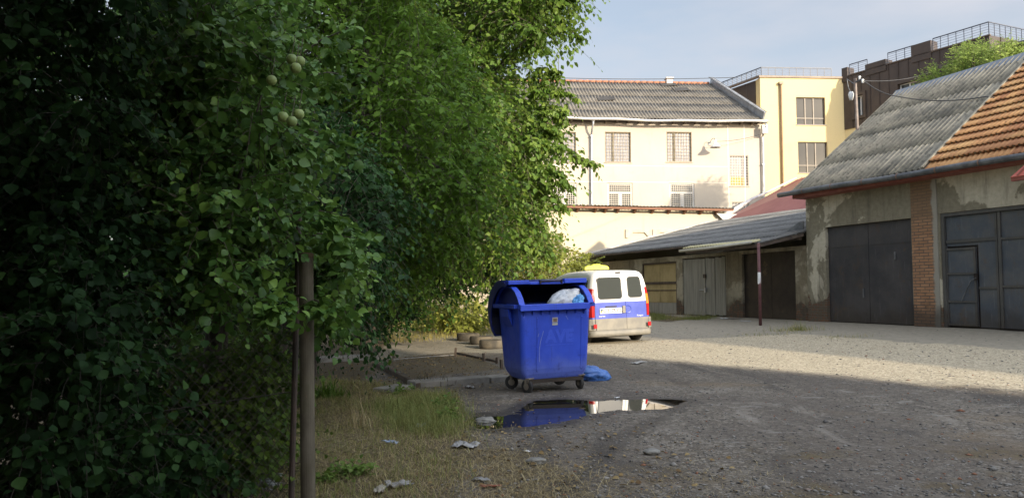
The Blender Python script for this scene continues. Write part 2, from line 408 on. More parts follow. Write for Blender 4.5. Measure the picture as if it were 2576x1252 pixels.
# ------------------------------------------------------------------ facade frames
class Fr:
    def __init__(s, o, ux):
        s.o = Vector(o); u = Vector((ux[0], ux[1], 0)).normalized(); s.u = u
        s.n = Vector((-u.y, u.x, 0))           # into the building
        s.M = Matrix(((u.x, s.n.x, 0, s.o.x), (u.y, s.n.y, 0, s.o.y), (0, 0, 1, s.o.z), (0, 0, 0, 1)))
    def loc(s, px, py, y=0.):
        d = ray(px, py); c = Vector((0, 0, EYE)); q = s.o + s.n*y
        t = (q-c).dot(s.n)/d.dot(s.n); p = c + d*t - s.o
        return p.dot(s.u), p.z
    def rect(s, px0, py0, px1, py1, y=0.):
        a, b = s.loc(px0, py0, y); c, d = s.loc(px1, py1, y); e_, f = s.loc(px0, py1, y); g, h_ = s.loc(px1, py0, y)
        return (a+e_)/2, (c+g)/2, (d+f)/2, (b+h_)/2     # x0,x1,z0,z1
def facade(mb, x0, x1, z0, z1, ops, depth=.2, y=0., mi=0, rmi=None):
    xs = sorted({x0, x1, *[o[0] for o in ops], *[o[1] for o in ops]}); zs = sorted({z0, z1, *[o[2] for o in ops], *[o[3] for o in ops]})
    xs = [q for q in xs if x0 <= q <= x1]; zs = [q for q in zs if z0 <= q <= z1]
    for i in range(len(xs)-1):
        for j in range(len(zs)-1):
            cx, cz = (xs[i]+xs[i+1])/2, (zs[j]+zs[j+1])/2
            if any(o[0] < cx < o[1] and o[2] < cz < o[3] for o in ops): continue
            mb.quad((xs[i], y, zs[j]), (xs[i+1], y, zs[j]), (xs[i+1], y, zs[j+1]), (xs[i], y, zs[j+1]), mi)
    r = mi if rmi is None else rmi
    for a0, b0, c0, d0 in ops:
        c0 = max(c0, z0); d0 = min(d0, z1); Y = y+depth
        mb.quad((a0, y, c0), (a0, Y, c0), (a0, Y, d0), (a0, y, d0), r); mb.quad((b0, Y, c0), (b0, y, c0), (b0, y, d0), (b0, Y, d0), r)
        mb.quad((a0, y, c0), (b0, y, c0), (b0, Y, c0), (a0, Y, c0), r); mb.quad((a0, Y, d0), (b0, Y, d0), (b0, y, d0), (a0, y, d0), r)
def shell(mb, x0, x1, z0, z1, D, y=0., mi=0):       # the other walls of the block
    mb.quad((x1, y, z0), (x1, D, z0), (x1, D, z1), (x1, y, z1), mi); mb.quad((x0, D, z0), (x0, y, z0), (x0, y, z1), (x0, D, z1), mi)
    mb.quad((x1, D, z0), (x0, D, z0), (x0, D, z1), (x1, D, z1), mi)
def corrugated(name, parent, mat, o, ex, es, L, S, wave=.177, amp=.026, courses=3, step=.012, xl=None, xr=None, sheet=1.1, seed=1, jit=.01, per=6, skew=None, thick=.008):
    """wavy roofing: rows of sheets, each row's foot lying on the row below."""
    rs = np.random.RandomState(seed); o = np.array(o, float); ex = np.array(ex, float); es = np.array(es, float); nn = np.cross(ex, es)
    nc = int(L/wave*per)+1; X = np.arange(nc+1)*(L/nc)
    V = []; Fc = []; T = []; cs_ = S/courses
    nsht = int(L/sheet)+2
    for c_ in range(courses):
        off = rs.uniform(0, sheet)
        tint = rs.uniform(0, 1, nsht+1); lift = rs.normal(0, jit, nsht+1); push = rs.normal(0, jit*2.0, nsht+1)
        sh = ((X+off)/sheet).astype(int)
        rows = []
        for k, sv in enumerate((c_*cs_-.09*(c_ > 0), c_*cs_+cs_*.5, (c_+1)*cs_)):
            ss = sv + (push[sh] if k == 0 else 0)
            xx = X.copy()
            if xl: xx = np.maximum(xx, xl(sv))
            if xr: xx = np.minimum(xx, xr(sv))
            h = amp*np.sin(2*PI*xx/wave) + step*(1-k/2)*(c_ > 0) + (abs(lift[sh]) if k == 0 else 0) + amp
            rows.append(o + xx[:, None]*ex + (ss*np.ones_like(xx))[:, None]*es + h[:, None]*nn)
        b = sum(len(q) for q in V)
        for q in rows: V.append(q)
        m_ = nc+1
        for k in range(2):
            i = np.arange(nc); ok = (rows[k][1:]-rows[k][:-1]); ok = (np.abs(ok).sum(1) > 1e-6) | (np.abs(rows[k+1][1:]-rows[k+1][:-1]).sum(1) > 1e-6)
            i = i[ok]
            Fc.append(np.stack([b+k*m_+i, b+k*m_+i+1, b+(k+1)*m_+i+1, b+(k+1)*m_+i], -1)); T.append(tint[sh[i]])
    ob = np_mesh(name, np.concatenate(V), np.concatenate(Fc), 4, mat, parent, np.concatenate(T), smooth=False)
    md = ob.modifiers.new('s', 'SOLIDIFY'); md.thickness = thick; md.offset = -1
    return ob
def asbestos(name, dark, light, lich):
    n = N(name); v = n.co(); t = n.attr('tint')
    c = n.mix(n.rng(n.noise(1.6, 7, .65, v), .3, .7), dark, light)
    c = n.mix(n.rng(t, 0, 1, 0, .5, smooth=False), c, n.mix(.55, c, light))
    c = n.mix(n.rng(n.noise(7, 6, .7), .5, .68, 0, .75), c, lich)
    n.bump(n.noise(60, 4), .3, .005)
    return n.done(c, .9, 0, .2)

PLASTER_CREAM = None
def cream(name, a_, b_, st, gr=.3):
    n = N(name); x, y, z = n.sep()
    c = n.mix(n.rng(n.noise(.35, 6, .6), .35, .65), a_, b_)
    c = n.mix(n.rng(n.noise(14, 5, .7), .45, .7, 0, .22), c, tuple(k*.7 for k in a_))
    s_ = n.rng(n.noise(1.1, 6, .65, n.co(scale=(1.6, 1.6, .28))), .56, .74, 0, gr)
    c = n.mix(s_, c, st)
    pt_ = n.rng(n.noise(.8, 7, .7, n.co(scale=(1, 1, 1.5)), .6), .60, .62, 0, .35); c = n.mix(pt_, c, tuple(min(1, k*.86) for k in b_))
    gz_ = n.rng(n.m('ADD', z, n.m('MULTIPLY', n.noise(.9, 6, .65), -2.2)), -.6, 1.4, .55, 0); c = n.mix(gz_, c, st)
    n.bump(n.noise(70, 4, .7), .25, .008)
    return n.done(c, .92, 0, .15)
CREAM = cream('cream_plaster', (.52, .465, .375), (.46, .405, .34), (.26, .22, .175))
CREAM2 = cream('annex_plaster', (.60, .52, .37), (.56, .49, .37), (.30, .26, .215), .5)
YELLOW = cream('yellow_plaster', (.66, .54, .29), (.64, .52, .29), (.6, .45, .2), .12)
GREYW = simple('grey_render', (.30, .29, .27), (.40, .38, .35), 2)
BROWNM = simple('brown_sheet_metal', (.045, .031, .024), (.062, .044, .034), 1.2, .5, .0, .05)
GALV = simple('galvanised_metal', (.30, .31, .33), (.46, .47, .48), 3, .45, .5, .05)
DKGALV = simple('weathered_zinc', (.09, .095, .10), (.17, .175, .18), 4, .5, .4, .08)
WHITEP = simple('white_paint', (.72, .72, .70), (.80, .80, .78), 5, .5, 0, 0)
OLDPAINT = simple('peeling_frame_paint', (.27, .24, .17), (.15, .12, .08), 5, .7, 0, .2)
BARW = simple('pale_bar_paint', (.62, .58, .50), (.50, .44, .36), 9, .6, 0, 0)
BARG = simple('rusty_bar_paint', (.30, .23, .12), (.20, .15, .08), 9, .6, 0, 0)
WOODB = simple('brown_board', (.16, .07, .04), (.24, .12, .07), 5, .8, 0, .3, vs=(1, 8, 8))
ROOFG = asbestos('asbestos_sheet_main', (.12, .11, .095), (.20, .185, .16), (.075, .07, .06))
ROOFL = asbestos('asbestos_sheet_light', (.115, .11, .095), (.31, .285, .22), (.062, .06, .052))
ROOFS = asbestos('asbestos_sheet_shed', (.105, .105, .10), (.19, .188, .178), (.24, .235, .22))
def glass(name, c, rough=.06):
    n = N(name); n.b.inputs['IOR'].default_value = 1.5
    return n.done(c, rough, 0, .6)
GL_DARK = glass('window_glass_dark', (.022, .02, .018))
GL_CURT = simple('net_curtain_behind_glass', (.42, .41, .42), (.28, .275, .29), 3, .25, 0, 0, vs=(8, 8, .6), spec=.6)
GL_PALE = glass('window_glass_sky', (.06, .07, .07))

# ------------------------------------------------------------------ main cream building
Yl, Yr = 41.34, 42.0
W = Fr((-6.0, 41.34-(2.9+6.0)*.0574, 0), (1, .0574, 0))
wx1 = W.loc(1923, 400)[0]
wt = W.loc(1700, 308)[1]                     # wall top
wb = empty('apartment_house', mat=W.M, label='long cream rendered house with grey corrugated roof and barred windows', cat='building')
ops = []; rects = {}
for k, (a0, b0, c0, d0, st) in {'u1': (1383,332,1449,408,'old'), 'u2': (1522,332,1587,408,'old'), 'u3': (1677,332,1740,407,'old'),
      'l1': (1386,460,1452,540,'new'), 'l2': (1528,460,1592,540,'new'), 'l3': (1684,460,1748,540,'new'), 'r1': (1836,391,1883,468,'stair'), 'r2': (1841,508,1886,560,'stair'),
      'u0': (1240,332,1300,408,'old'), 'l0': (1240,460,1303,540,'new')}.items():
    r_ = W.rect(a0, b0, c0, d0); rects[k] = (r_, st); ops.append(r_)
mb = MB(); facade(mb, 0, wx1, -.6, wt, ops, .16); shell(mb, 0, wx1, -.6, wt, 12)
mb.build('wall', CREAM, wb)
# grey-er stair strip joints: raised thin seams
sm_ = MB()
for px in (1832, 1873):
    xs = W.loc(px, 400)[0]; sm_.box(xs-.02, xs+.02, -.006, .0, 5.6, wt)
for py, x0p, x1p in ((395, 1330, 1832), (433, 1330, 1830)):
    z_ = W.loc(1600, py+ (22 if py == 395 else 25))[1]; xa = W.loc(x0p, py)[0]; xb = W.loc(x1p, py)[0]; sm_.box(xa, xb-.03, -.005, 0, z_-.012, z_+.012)
sm_.build('seam', simple('pale_seam', (.80, .74, .62), (.78, .7, .6), 3), wb)
for k, (r_, st) in rects.items():
    x0, x1, z0, z1 = r_; fm = MB(); t_ = .055; Y0, Y1 = .07, .13
    mat = {'old': OLDPAINT, 'new': WHITEP, 'stair': OLDPAINT}[st]
    if st == 'new': t_ = .09
    fm.box(x0, x0+t_, Y0, Y1, z0, z1); fm.box(x1-t_, x1, Y0, Y1, z0, z1); fm.box(x0+t_, x1-t_, Y0, Y1, z0, z0+t_); fm.box(x0+t_, x1-t_, Y0, Y1, z1-t_, z1)
    if st == 'old': xm = x0+(x1-x0)*.32; fm.box(xm-.045, xm+.045, Y0, Y1, z0+t_, z1-t_)
    if st == 'new':
        zm = z1-(z1-z0)*.30; xm = (x0+x1)/2 + .02; fm.box(x0+t_, x1-t_, Y0, Y1, zm-.05, zm+.05); fm.box(xm-.09, xm+.09, Y0+.002, Y1-.002, z0+t_, zm-.05)
    wn = fm.build('window', mat, wb)
    pn = MB().quad((x0+.02, .14, z0+.02), (x1-.02, .14, z0+.02), (x1-.02, .14, z1-.02), (x0+.02, .14, z1-.02)).build('pane', GL_CURT if st == 'old' else (GL_PALE if st == 'new' else GL_CURT), wn)
    if st == 'stair':
        MB().quad((x0+.1, .137, z0+.08), (x1-.1, .137, z0+.08), (x1-.1, .137, z0+.55), (x0+.1, .137, z0+.55)).build('curtain', simple('ochre_curtain', (.5, .33, .06), (.6, .42, .1), 6, .6), wn)
    gm_ = MB(); step = .115 if st == 'new' else .15; br = .012 if st != 'old' else .009; yb = .028
    nxb = int((x1-x0)/step); nzb = int((z1-z0)/(step if st != 'old' else .19))
    for i in range(nxb+1): xx = x0+.02+(x1-x0-.04)*i/nxb; gm_.box(xx-br, xx+br, yb-.008, yb+.008, z0+.02, z1-.02)
    for i in range(nzb+1): zz = z0+.03+(z1-z0-.06)*i/nzb; gm_.box(x0+.01, x1-.01, yb+.0085, yb+.02, zz-br, zz+br)
    gm_.build('grille', BARW if st != 'old' else BARG, wn)
    sl = MB(); sl.box(x0-.06, x1+.06, -.05, -.002, z0-.05, z0-.005); sl.build('sill', simple('sill_'+k, (.40, .34, .27), (.5, .44, .36), 5), wn)
# roof
e0 = W.loc(1700, 300, -.5)[1]; ry = 6.0; rz_ = W.loc(1700, 211, ry)[1]
es = Vector((0, ry+.5, rz_-e0)); SL = es.length; es.normalize()
xe = W.loc(1921, 300, -.5)[0]; xrg = W.loc(1789, 212, ry)[0]
corrugated('roof', wb, ROOFG, (0, -.5, e0), (1, 0, 0), es, xe+.2, SL, .20, .036, 5, .004, xr=lambda s: xe+(xrg-xe)*s/SL, seed=4, jit=.0015, per=8, thick=.005)
mb = MB(); 
for i in range(int(xrg/.42)): 
    x_ = i*.42+_rs.uniform(-.01, .01); mb.tube([(x_, ry+.02, rz_+.03), (x_+.44, ry+.02, rz_+.055)], .12, 8)
mb.build('ridge_tiles', simple('ridge_clay', (.36, .15, .08), (.27, .13, .08), 4, .8), wb, smooth=True)
mb = MB(); mb.quad((0, ry, rz_), (xrg, ry, rz_), (xrg+.2, 12.4, e0), (0, 12.4, e0)); mb.quad((0, -.49, e0-.02), (xe, -.49, e0-.02), (xe, .0, e0-.02+.0), (0, 0, e0-.02)); mb.build('roof_back', ROOFG, wb)
# gable wall under the verge (right), soffit boards, gutter, down pipes
mb = MB(); mb.poly([(wx1, 0, wt), (wx1, 12, wt), (wx1-.1, 12, e0), (xrg+.05, ry, rz_-.1), (wx1, -.3, e0)]); mb.build('gable', CREAM, wb)
mb = MB(); a_ = Vector((xe+.02, -.55, e0+.22)); b_ = Vector((xrg+.02, ry+.1, rz_+.24)); mb.bar(a_, b_, .10, .50, mi=0); mb.bar(a_+Vector((0, 0, .26)), b_+Vector((0, 0, .26)), .34, .03, mi=1)
mb.build('verge_parapet', [GALV, DKGALV], wb)
mb = MB()
for i in range(int(wx1/.65)): mb.box(.2+i*.65, .27+i*.65, -.48, -.01, e0-.16, e0-.03)
mb.box(0, wx1, -.03, -.004, wt-.02, e0-.03); mb.build('rafter_ends', simple('dark_rafter', (.10, .075, .05), (.17, .13, .09), 5), wb)
pts = [(x_, -.6, e0-.02 - .03*math.sin(x_*.55)+.02*math.sin(x_*1.7)-.004*x_) for x_ in np.arange(0, xe+.25, .5)]
MB().tube(pts, .075, 8).build('gutter', simple('old_gutter', (.45, .44, .42), (.62, .60, .55), 2, .5, .3), wb, smooth=True)
def downpipe(parent, x, z0, z1, y=-.13, r=.055, mat=GALV, hop=True):
    m = MB(); 
    if hop: m.lathe([(.05, -.35), (.06, -.2), (.13, -.1), (.13, 0)], (x+.05, -.5, z1+.42), n=10); m.tube([(x+.05, -.5, z1+.1), (x+.02, -.4, z1-.1), (x, y, z1-.45), (x, y, z0)], r, 10)
    else: m.tube([(x, y, z1), (x, y, z0)], r, 10)
    for zz in np.arange(z0+1, z1-.5, 1.6): m.box(x-r-.02, x+r+.02, y-r-.01, -.002, zz, zz+.04)
    return m.build('downpipe', mat, parent, smooth=False)
downpipe(wb, W.loc(1487, 400)[0], 4.5, e0-.42)
downpipe(wb, wx1-.14, 3.0, e0-.42)
MB().box(wx1-.28, wx1+.03, -.50, -.30, e0-.75, e0-.25).build('rain_hopper', GALV, wb, bevel=.02)
cx_, cz_ = W.loc(1683, 205, ry)
mb = MB(); mb.box(cx_-.2, cx_+.2, ry-.2, ry+.2, rz_-.3, rz_+.30); mb.box(cx_-.26, cx_+.26, ry-.26, ry+.26, rz_+.302, rz_+.36); mb.build('chimney', simple('pale_chimney', (.5, .46, .42), (.6, .55, .5), 5), wb)
# loose sheets lifted on the roof
for k, (px, py) in enumerate(((1690, 222), (1712, 238), (1500, 250))):
    f_ = (W.loc(px, py, 3)[0]); s_ = SL*(.88, .73, .42)[k]; q = Vector((f_, -.5, e0)) + es*s_
    m = MB(); m.quad(q+Vector((0, 0, .09)), q+Vector((1.0, 0, .16)), q+Vector((1.0, 0, .10))+es*.9, q+Vector((0, 0, .07))+es*.9); ob = m.build('loose_sheet', simple('loose%d' % k, (.035, .033, .03), (.06, .055, .05), 3), wb); ob.modifiers.new('s', 'SOLIDIFY').thickness = .02

# street lamp on the facade
lx, lz = W.loc(1785, 362)
lp = empty('wall_lamp', mat=W.M @ Matrix.Translation((lx, 0, lz)), label='enamel bell lamp on a bracket on the cream upper facade', cat='lamp')
mb = MB(); mb.box(-.08, .08, -.03, 0, -.1, .1); mb.tube([(0, -.02, .05), (.03, -.35, .22), (.08, -.6, .2), (.1, -.7, .05)], .018, 6); mb.build('bracket', DKGALV, lp)
mb = MB(); mb.lathe([(.0, .12), (.05, .12), (.07, -.02), (.16, -.16), (.30, -.28), (.29, -.29)], (.1, -.7, -.05), n=16); ob = mb.build('lamp_shade', WHITEP, lp, smooth=True); ob.modifiers.new('s', 'SOLIDIFY').thickness = .01
MB().lathe([(0, -.24), (.05, -.22), (.06, -.16), (.03, -.08)], (.1, -.7, -.05), n=10).build('bulb', glass('bulb', (.5, .5, .45)), lp, smooth=True)
# antenna mast
ax_, _ = W.loc(1405, 150, ry); zt = W.loc(1405, 92, ry)[1]
an = MB(); an.tube([(ax_, ry, rz_-.2), (ax_, ry, zt)], [.035, .012], 6)
for k in range(3): an.tube([(ax_-.25, ry, rz_+1.6+.3*k), (ax_+.25, ry, rz_+1.6+.3*k)], .01, 4)
o = an.build('antenna_mast', DKGALV); o.matrix_world = W.M; tag(o, 'thin antenna mast rising above the cream house roof beside the tree', 'antenna')

# ------------------------------------------------------------------ annex wall with eave
A = Fr((-8.0, 35.6-10.9*.169, 0), (1, .169, 0))
ax1 = A.loc(1822, 540)[0]; at = A.loc(1650, 527)[1]
ab = empty('annex', mat=A.M, label='low sunlit cream annex wall with timber eave behind the shed', cat='building')
mb = MB(); facade(mb, 0, ax1, -.6, at, [], .1); mb.quad((ax1, 0, -.6), (ax1, 5, -.6), (ax1, 5, at), (ax1, 0, at)); mb.quad((0, 5, -.6), (0, 0, -.6), (0, 0, at), (0, 5, at)); mb.build('wall', CREAM2, ab)
corrugated('roof', ab, ROOFG, (0, -.45, at+.06), (1, 0, 0), Vector((0, 1, .06)).normalized(), ax1+.35, 5.4, .177, .028, 2, seed=9)
mb = MB()
for px in (1365, 1405, 1451, 1496, 1521, 1552, 1595, 1639, 1680, 1720, 1760, 1799):
    x_ = A.loc(px, 530)[0]; mb.prism([(x_-.05, 0, at+.03), (x_-.05, -.40, at+.03), (x_-.05, -.40, at-.04), (x_-.05, 0, at-.22)], (.10, 0, 0))
mb.box(0, ax1+.3, -.425, -.402, at-.05, at+.05); mb.build('rafter_ends', WOODB, ab)
# relief moulding: two flat arches
def relief(px0, px1):
    x0, z0 = A.loc(px0, 598); x1, z1 = A.loc(px1, 578); d = .14; m = MB(); h = z1-z0
    prof = [(x0, z0), (x0, z1), (x1, z1), (x1, z0), (x1-.13, z0), (x1-.38, z1-d), (x0+.38, z1-d), (x0+.13, z0)]
    m.prism([(p[0], -.07, p[1]) for p in prof[::-1]], (0, .068, 0)); m.build('relief_moulding', simple('relief%d' % px0, (.52, .46, .37), (.42, .37, .3), 4), ab)
relief(1573, 1639); relief(1641, 1710)

# ------------------------------------------------------------------ yellow block and brown metal block
Yb = Fr(P(1918, 500, 45), (1, .05, 0)); Yb.o.z = 0; Yb = Fr(Yb.o, (1, .05, 0))
yt = Yb.loc(2000, 196)[1]; yx1 = Yb.loc(2128, 400)[0]
yb = empty('yellow_building', mat=Yb.M, label='yellow rendered block with brown metal side and roof terrace railing', cat='building')
ops = [Yb.rect(2003, 245, 2076, 314), Yb.rect(2008, 357, 2082, 435)]
mb = MB(); facade(mb, 0, yx1, -.6, yt, ops, .22); mb.quad((yx1, 0, -.6), (yx1, 9, -.6), (yx1, 9, yt), (yx1, 0, yt)); mb.quad((0, .7, -.6), (0, 0, -.6), (0, 0, yt), (0, .7, yt)); mb.quad((0, 0, yt), (yx1, 0, yt), (yx1, 9, yt), (0, 9, yt)); mb.build('wall', YELLOW, yb)
mb = MB(); 
BL = Vector((-3.6, 9.0, 0)); 
mb.poly([(0, .7, -.6), (-.02, .7, yt), tuple(BL+Vector((0, 0, yt))), tuple(BL+Vector((0, 0, -.6)))][::-1]); 
for k in range(14):
    q = Vector((0, .72, 0)).lerp(BL, k/13); mb.bar(q+Vector((-.02, 0, 8)), q+Vector((-.02, 0, yt)), .03, .05)
mb.build('side_cladding', BROWNM, yb)
mb = MB(); mb.box(-.08, yx1+.0, -.08, -.003, yt-.02, yt+.10); mb.bar((-.05, 0, yt+.05), tuple(BL+Vector((-.05, 0, yt+.05))), .12, .12); mb.build('parapet_cap', simple('cap', (.13, .09, .06), (.18, .13, .09), 3, .5), yb)
xd = Yb.loc(1964, 300)[0]; zd = Yb.loc(1964, 212)[1]
m = MB(); m.tube([(xd, -.1, 1), (xd, -.1, zd)], .065, 10); m.box(xd-.12, xd+.12, -.22, -.003, zd-.05, zd+.1); m.build('downpipe', simple('brownpipe', (.16, .10, .05), (.2, .13, .07), 3, .45), yb)
BRFR = simple('bronze_window_frame', (.11, .085, .065), (.15, .12, .09), 3, .45)
def win3(fr_, parent, r_, hm=True, glassm=GL_DARK, mat=BRFR, mull=(.333, .62)):
    x0, x1, z0, z1 = r_; f = MB(); t_ = .05; Y0, Y1 = .12, .18
    f.box(x0, x0+t_, Y0, Y1, z0, z1); f.box(x1-t_, x1, Y0, Y1, z0, z1); f.box(x0+t_, x1-t_, Y0, Y1, z0, z0+t_); f.box(x0+t_, x1-t_, Y0, Y1, z1-t_, z1)
    for q in mull: xm = x0+(x1-x0)*q; f.box(xm-.035, xm+.035, Y0+.001, Y1-.001, z0+t_, z1-t_)
    if hm: zm = z0+(z1-z0)*.25; f.box(x0+t_, x1-t_, Y0+.004, Y1-.004, zm-.03, zm+.03)
    wn = f.build('window', mat, parent)
    MB().quad((x0+.02, .17, z0+.02), (x1-.02, .17, z0+.02), (x1-.02, .17, z1-.02), (x0+.02, .17, z1-.02)).build('pane', glassm, wn)
    s = MB(); s.box(x0-.05, x1+.05, -.04, -.002, z0-.05, z0-.004); s.build('sill', mat, wn)
for r_ in ops: win3(Yb, yb, r_)
def railing(name, mat, pts, h, parent, bal=.42, bars=5, base=0):
    m = MB()
    for a_, b_ in zip(pts[:-1], pts[1:]):
        a_ = Vector(a_); b_ = Vector(b_); L_ = (b_-a_).length
        m.bar(a_+Vector((0, 0, h)), b_+Vector((0, 0, h)), .05, .05)
        for k in range(1, bars+1): zz = h*(k-.5)/(bars+.3); m.bar(a_+Vector((0, 0, zz)), b_+Vector((0, 0, zz)), .014, .014)
        nb = max(1, int(L_/bal))
        for k in range(nb+1): p = a_.lerp(b_, k/nb); m.bar(p, p+Vector((0, 0, h)), .03, .03)
    return m.build(name, mat, parent)
RAIL = simple('railing_paint', (.07, .08, .11), (.10, .11, .14), 4, .5)
rh = Yb.loc(1925, 170, .15)[1]-yt
railing('terrace_railing', RAIL, [tuple(BL+Vector((.2, 0, yt+.1))), (.15, .15, yt+.1), (yx1-.7, .15, yt+.1)], rh-.1, yb)

yc = Yb.M @ Vector((yx1, 0, 0))
Bp = P(2492, 88, 1.0); 
# brown wall runs towards the camera; its top stays level with the yellow parapet
dB = Vector((.495, -.868, 0))
Bf = Fr((yc.x, yc.y, 0), dB)
bl = Bf.loc(2490, 88)[0]; bt = Bf.loc(2480, 92)[1]; bb = Bf.loc(2135, 325)[1]
bb_ = empty('brown_building', mat=Bf.M, label='dark brown standing seam metal block stepping along the right skyline', cat='building')
o1 = Bf.rect(2152, 240, 2174, 292); o2 = Bf.rect(2262, 207, 2312, 262)
o2 = (o2[0], o2[1], o2[2], o2[3])
mb = MB(); facade(mb, 0.0, bl, bb, bt, [o1, o2], .25, y=-.06)
mb.quad((0, -.06, bb), (0, .0, bb), (bl, .0, bb), (bl, -.06, bb))
for k in range(1, int(bl/.6)+1):
    x_ = k*.6
    if o1[0]-.1 < x_ < o1[1]+.1:
        mb.box(x_-.012, x_+.012, -.10, -.062, bb, o1[2]-.2); mb.box(x_-.012, x_+.012, -.10, -.062, o1[3]+.2, bt)
    elif o2[0]-.1 < x_ < o2[1]+.1: mb.box(x_-.012, x_+.012, -.10, -.062, o2[3]+.2, bt)
    else: mb.box(x_-.012, x_+.012, -.10, -.062, bb, bt)
for r_ in (o1, o2):
    a0, b0, c0, d0 = r_; g = .18
    mb.box(a0-g, a0, -.15, -.063, c0-g, d0+g); mb.box(b0, b0+g, -.15, -.063, c0-g, d0+g); mb.box(a0, b0, -.15, -.063, d0, d0+g); mb.box(a0, b0, -.15, -.063, c0-g, c0)
mb.build('cladding', BROWNM, bb_)
mb = MB(); mb.quad((0, 0, -.6), (bl, 0, -.6), (bl, 0, bb), (0, 0, bb)); mb.build('lower_wall', YELLOW, bb_)
ret = Vector((.12, .99, 0)).normalized()*7.0
SIDEB = simple('sunlit_side_sheet', (.15, .11, .075), (.19, .145, .10), 1.5, .5)
mb = MB(); mb.quad((bl, -.06, bb), tuple(Vector((bl, -.06, bb))+ret), tuple(Vector((bl, -.06, bt))+ret), (bl, -.06, bt)); mb.quad((0, -.06, bt), (bl, -.06, bt), tuple(Vector((bl, 0, bt))+ret), tuple(Vector((0, 0, bt))+ret))
for k in range(1, 6): q = Vector((bl, -.06, 0)) + ret*(k/8); mb.bar(q+Vector((.02, 0, bb)), q+Vector((.02, 0, bt)), .03, .04)
mb.build('end_cladding', BROWNM, bb_)
mb = MB(); q = Vector((bl+.05, 2.0, 0)); 
mb.box(bl+.25, bl+1.9, 2.6, 8, bt-4, bt-.25); mb.build('bay', GREYW, bb_)
m = MB(); m.box(bl+.30, bl+1.85, 2.55, 2.598, bt-2.6, bt-.55); wn = m.build('window', WHITEP, bb_); MB().quad((bl+.4, 2.54, bt-2.5), (bl+1.0, 2.54, bt-2.5), (bl+1.0, 2.54, bt-.65), (bl+.4, 2.54, bt-.65)).build('pane', GL_PALE, wn)
MB().box(bl+.1, bl+2.2, 2.2, 8.2, bt-.2, bt-.04).build('bay_roof', DKGALV, bb_)
win3(Bf, bb_, (o1[0], o1[1], o1[2], o1[3]), False, GL_PALE, WHITEP, (.5,)); win3(Bf, bb_, o2, False, GL_PALE, WHITEP, (.5,))
boxes = []
for pa, pb, ptop in ((2110, 2131, 173), (2180, 2232, 142), (2297, 2347, 106)):
    if pa == 2110: xa, xb = -.05, .34; zt_ = bt+rh*.8
    else: xa = Bf.loc(pa, 200)[0]; xb = Bf.loc(pb, 200)[0]; zt_ = Bf.loc(pa, ptop+ (22 if pa < 2200 else 10))[1]
    m = MB(); m.box(xa, xb, -.12, .55, bt-.35, zt_); m.build('roof_upstand', BROWNM, bb_); boxes.append((xa, xb, zt_))
hz = bt+.04
railing('terrace_railing', RAIL, [(boxes[0][1], .12, hz), (boxes[1][0], .12, hz)], rh, bb_)
railing('terrace_railing', RAIL, [(boxes[1][1], .12, hz), (boxes[2][0], .12, hz)], rh, bb_)
railing('terrace_railing', RAIL, [(boxes[2][1], .12, hz), (bl-.1, .12, hz), tuple(Vector((bl-.1, .12, hz))+ret*.75)], rh+.05, bb_)
MB().box(0.43, bl+.06, -.12, -.0, bt-.03, bt+.035).build('parapet_cap', simple('cap2', (.09, .065, .05), (.12, .09, .07), 3, .5), bb_)
# ------------------------------------------------------------------ garage row (right)
dG = Vector((.368, -.93, 0)).normalized()
GA = Fr((9.02, 22.6, .63), dG)
gx_ = lambda px, py=700, y=0.: GA.loc(px, py, y)[0]
xd0, xd1, zd0, zd1 = gx_(2079), gx_(2296), 0.0, 2.80
xp1 = gx_(2364); xg1 = xp1+.08+4.1
xeL, zeave = GA.loc(1990, 487, -.5)
xR = 11.5
yr = min(np.arange(2.5, 7, .01), key=lambda q: abs(GA.loc(2255, 236, q)[0]-xeL)); zr = GA.loc(2255, 236, yr)[1]
gt = zeave + (zr-zeave)*.5/(yr+.5) - .12
print('garage', xd0, xd1, xp1, xg1, 'eave', xeL, zeave, 'ridge', yr, zr, 'pitch', math.degrees(math.atan((zr-zeave)/(yr+.5))))
ga = empty('garage', mat=GA.M, label='old plastered garage row with steel doors under asbestos and clay tile roof', cat='garage')
PL_G = concrete_plaster('garage_plaster', (.25, .225, .16), (.52, .475, .36), (.10, .085, .062), brickz=.62, peel_lo=.50, peel_hi=.53)
mb = MB(); facade(mb, 0, xp1-.74, 0, gt, [(xd0, xd1+.0, -1, zd1)], .22)
xg0 = xp1+.06
facade(mb, xp1, xR, 0, gt, [(xg0, xg1, -1, 2.83)], .22)
mb.quad((0, 8, -.3), (0, 0, -.3), (0, 0, gt), (0, 8, gt)); mb.poly([(0, 0, gt), (0, yr, zr-.15), (0, 8, gt)][::-1])
mb.build('wall', PL_G, ga)
n = N('pillar_brick'); x, y, z = n.sep(); bt = n.new('ShaderNodeTexBrick'); n.L(n.comb(n.m('ADD', x, y), z, 0.), bt.inputs['Vector'])
bt.inputs['Scale'].default_value = 1; bt.inputs['Brick Width'].default_value = .26; bt.inputs['Row Height'].default_value = .078; bt.inputs['Mortar Size'].default_value = .012; bt.inputs['Bias'].default_value = -.1
bt.inputs['Color1'].default_value = (.38, .21, .115, 1); bt.inputs['Color2'].default_value = (.27, .145, .08, 1); bt.inputs['Mortar'].default_value = (.12, .095, .075, 1)
f_ = n.noise(5, 6, .65); c = n.mix(n.rng(f_, .45, .7, 0, .5), bt.outputs['Color'], (.40, .22, .11))
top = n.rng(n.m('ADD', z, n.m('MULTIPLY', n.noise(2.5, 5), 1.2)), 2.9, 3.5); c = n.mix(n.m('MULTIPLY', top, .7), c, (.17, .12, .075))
c = n.mix(n.rng(n.m('ADD', x, n.m('MULTIPLY', n.noise(3, 5), .22)), xp1-.05, xp1+.03), c, (.30, .28, .23))
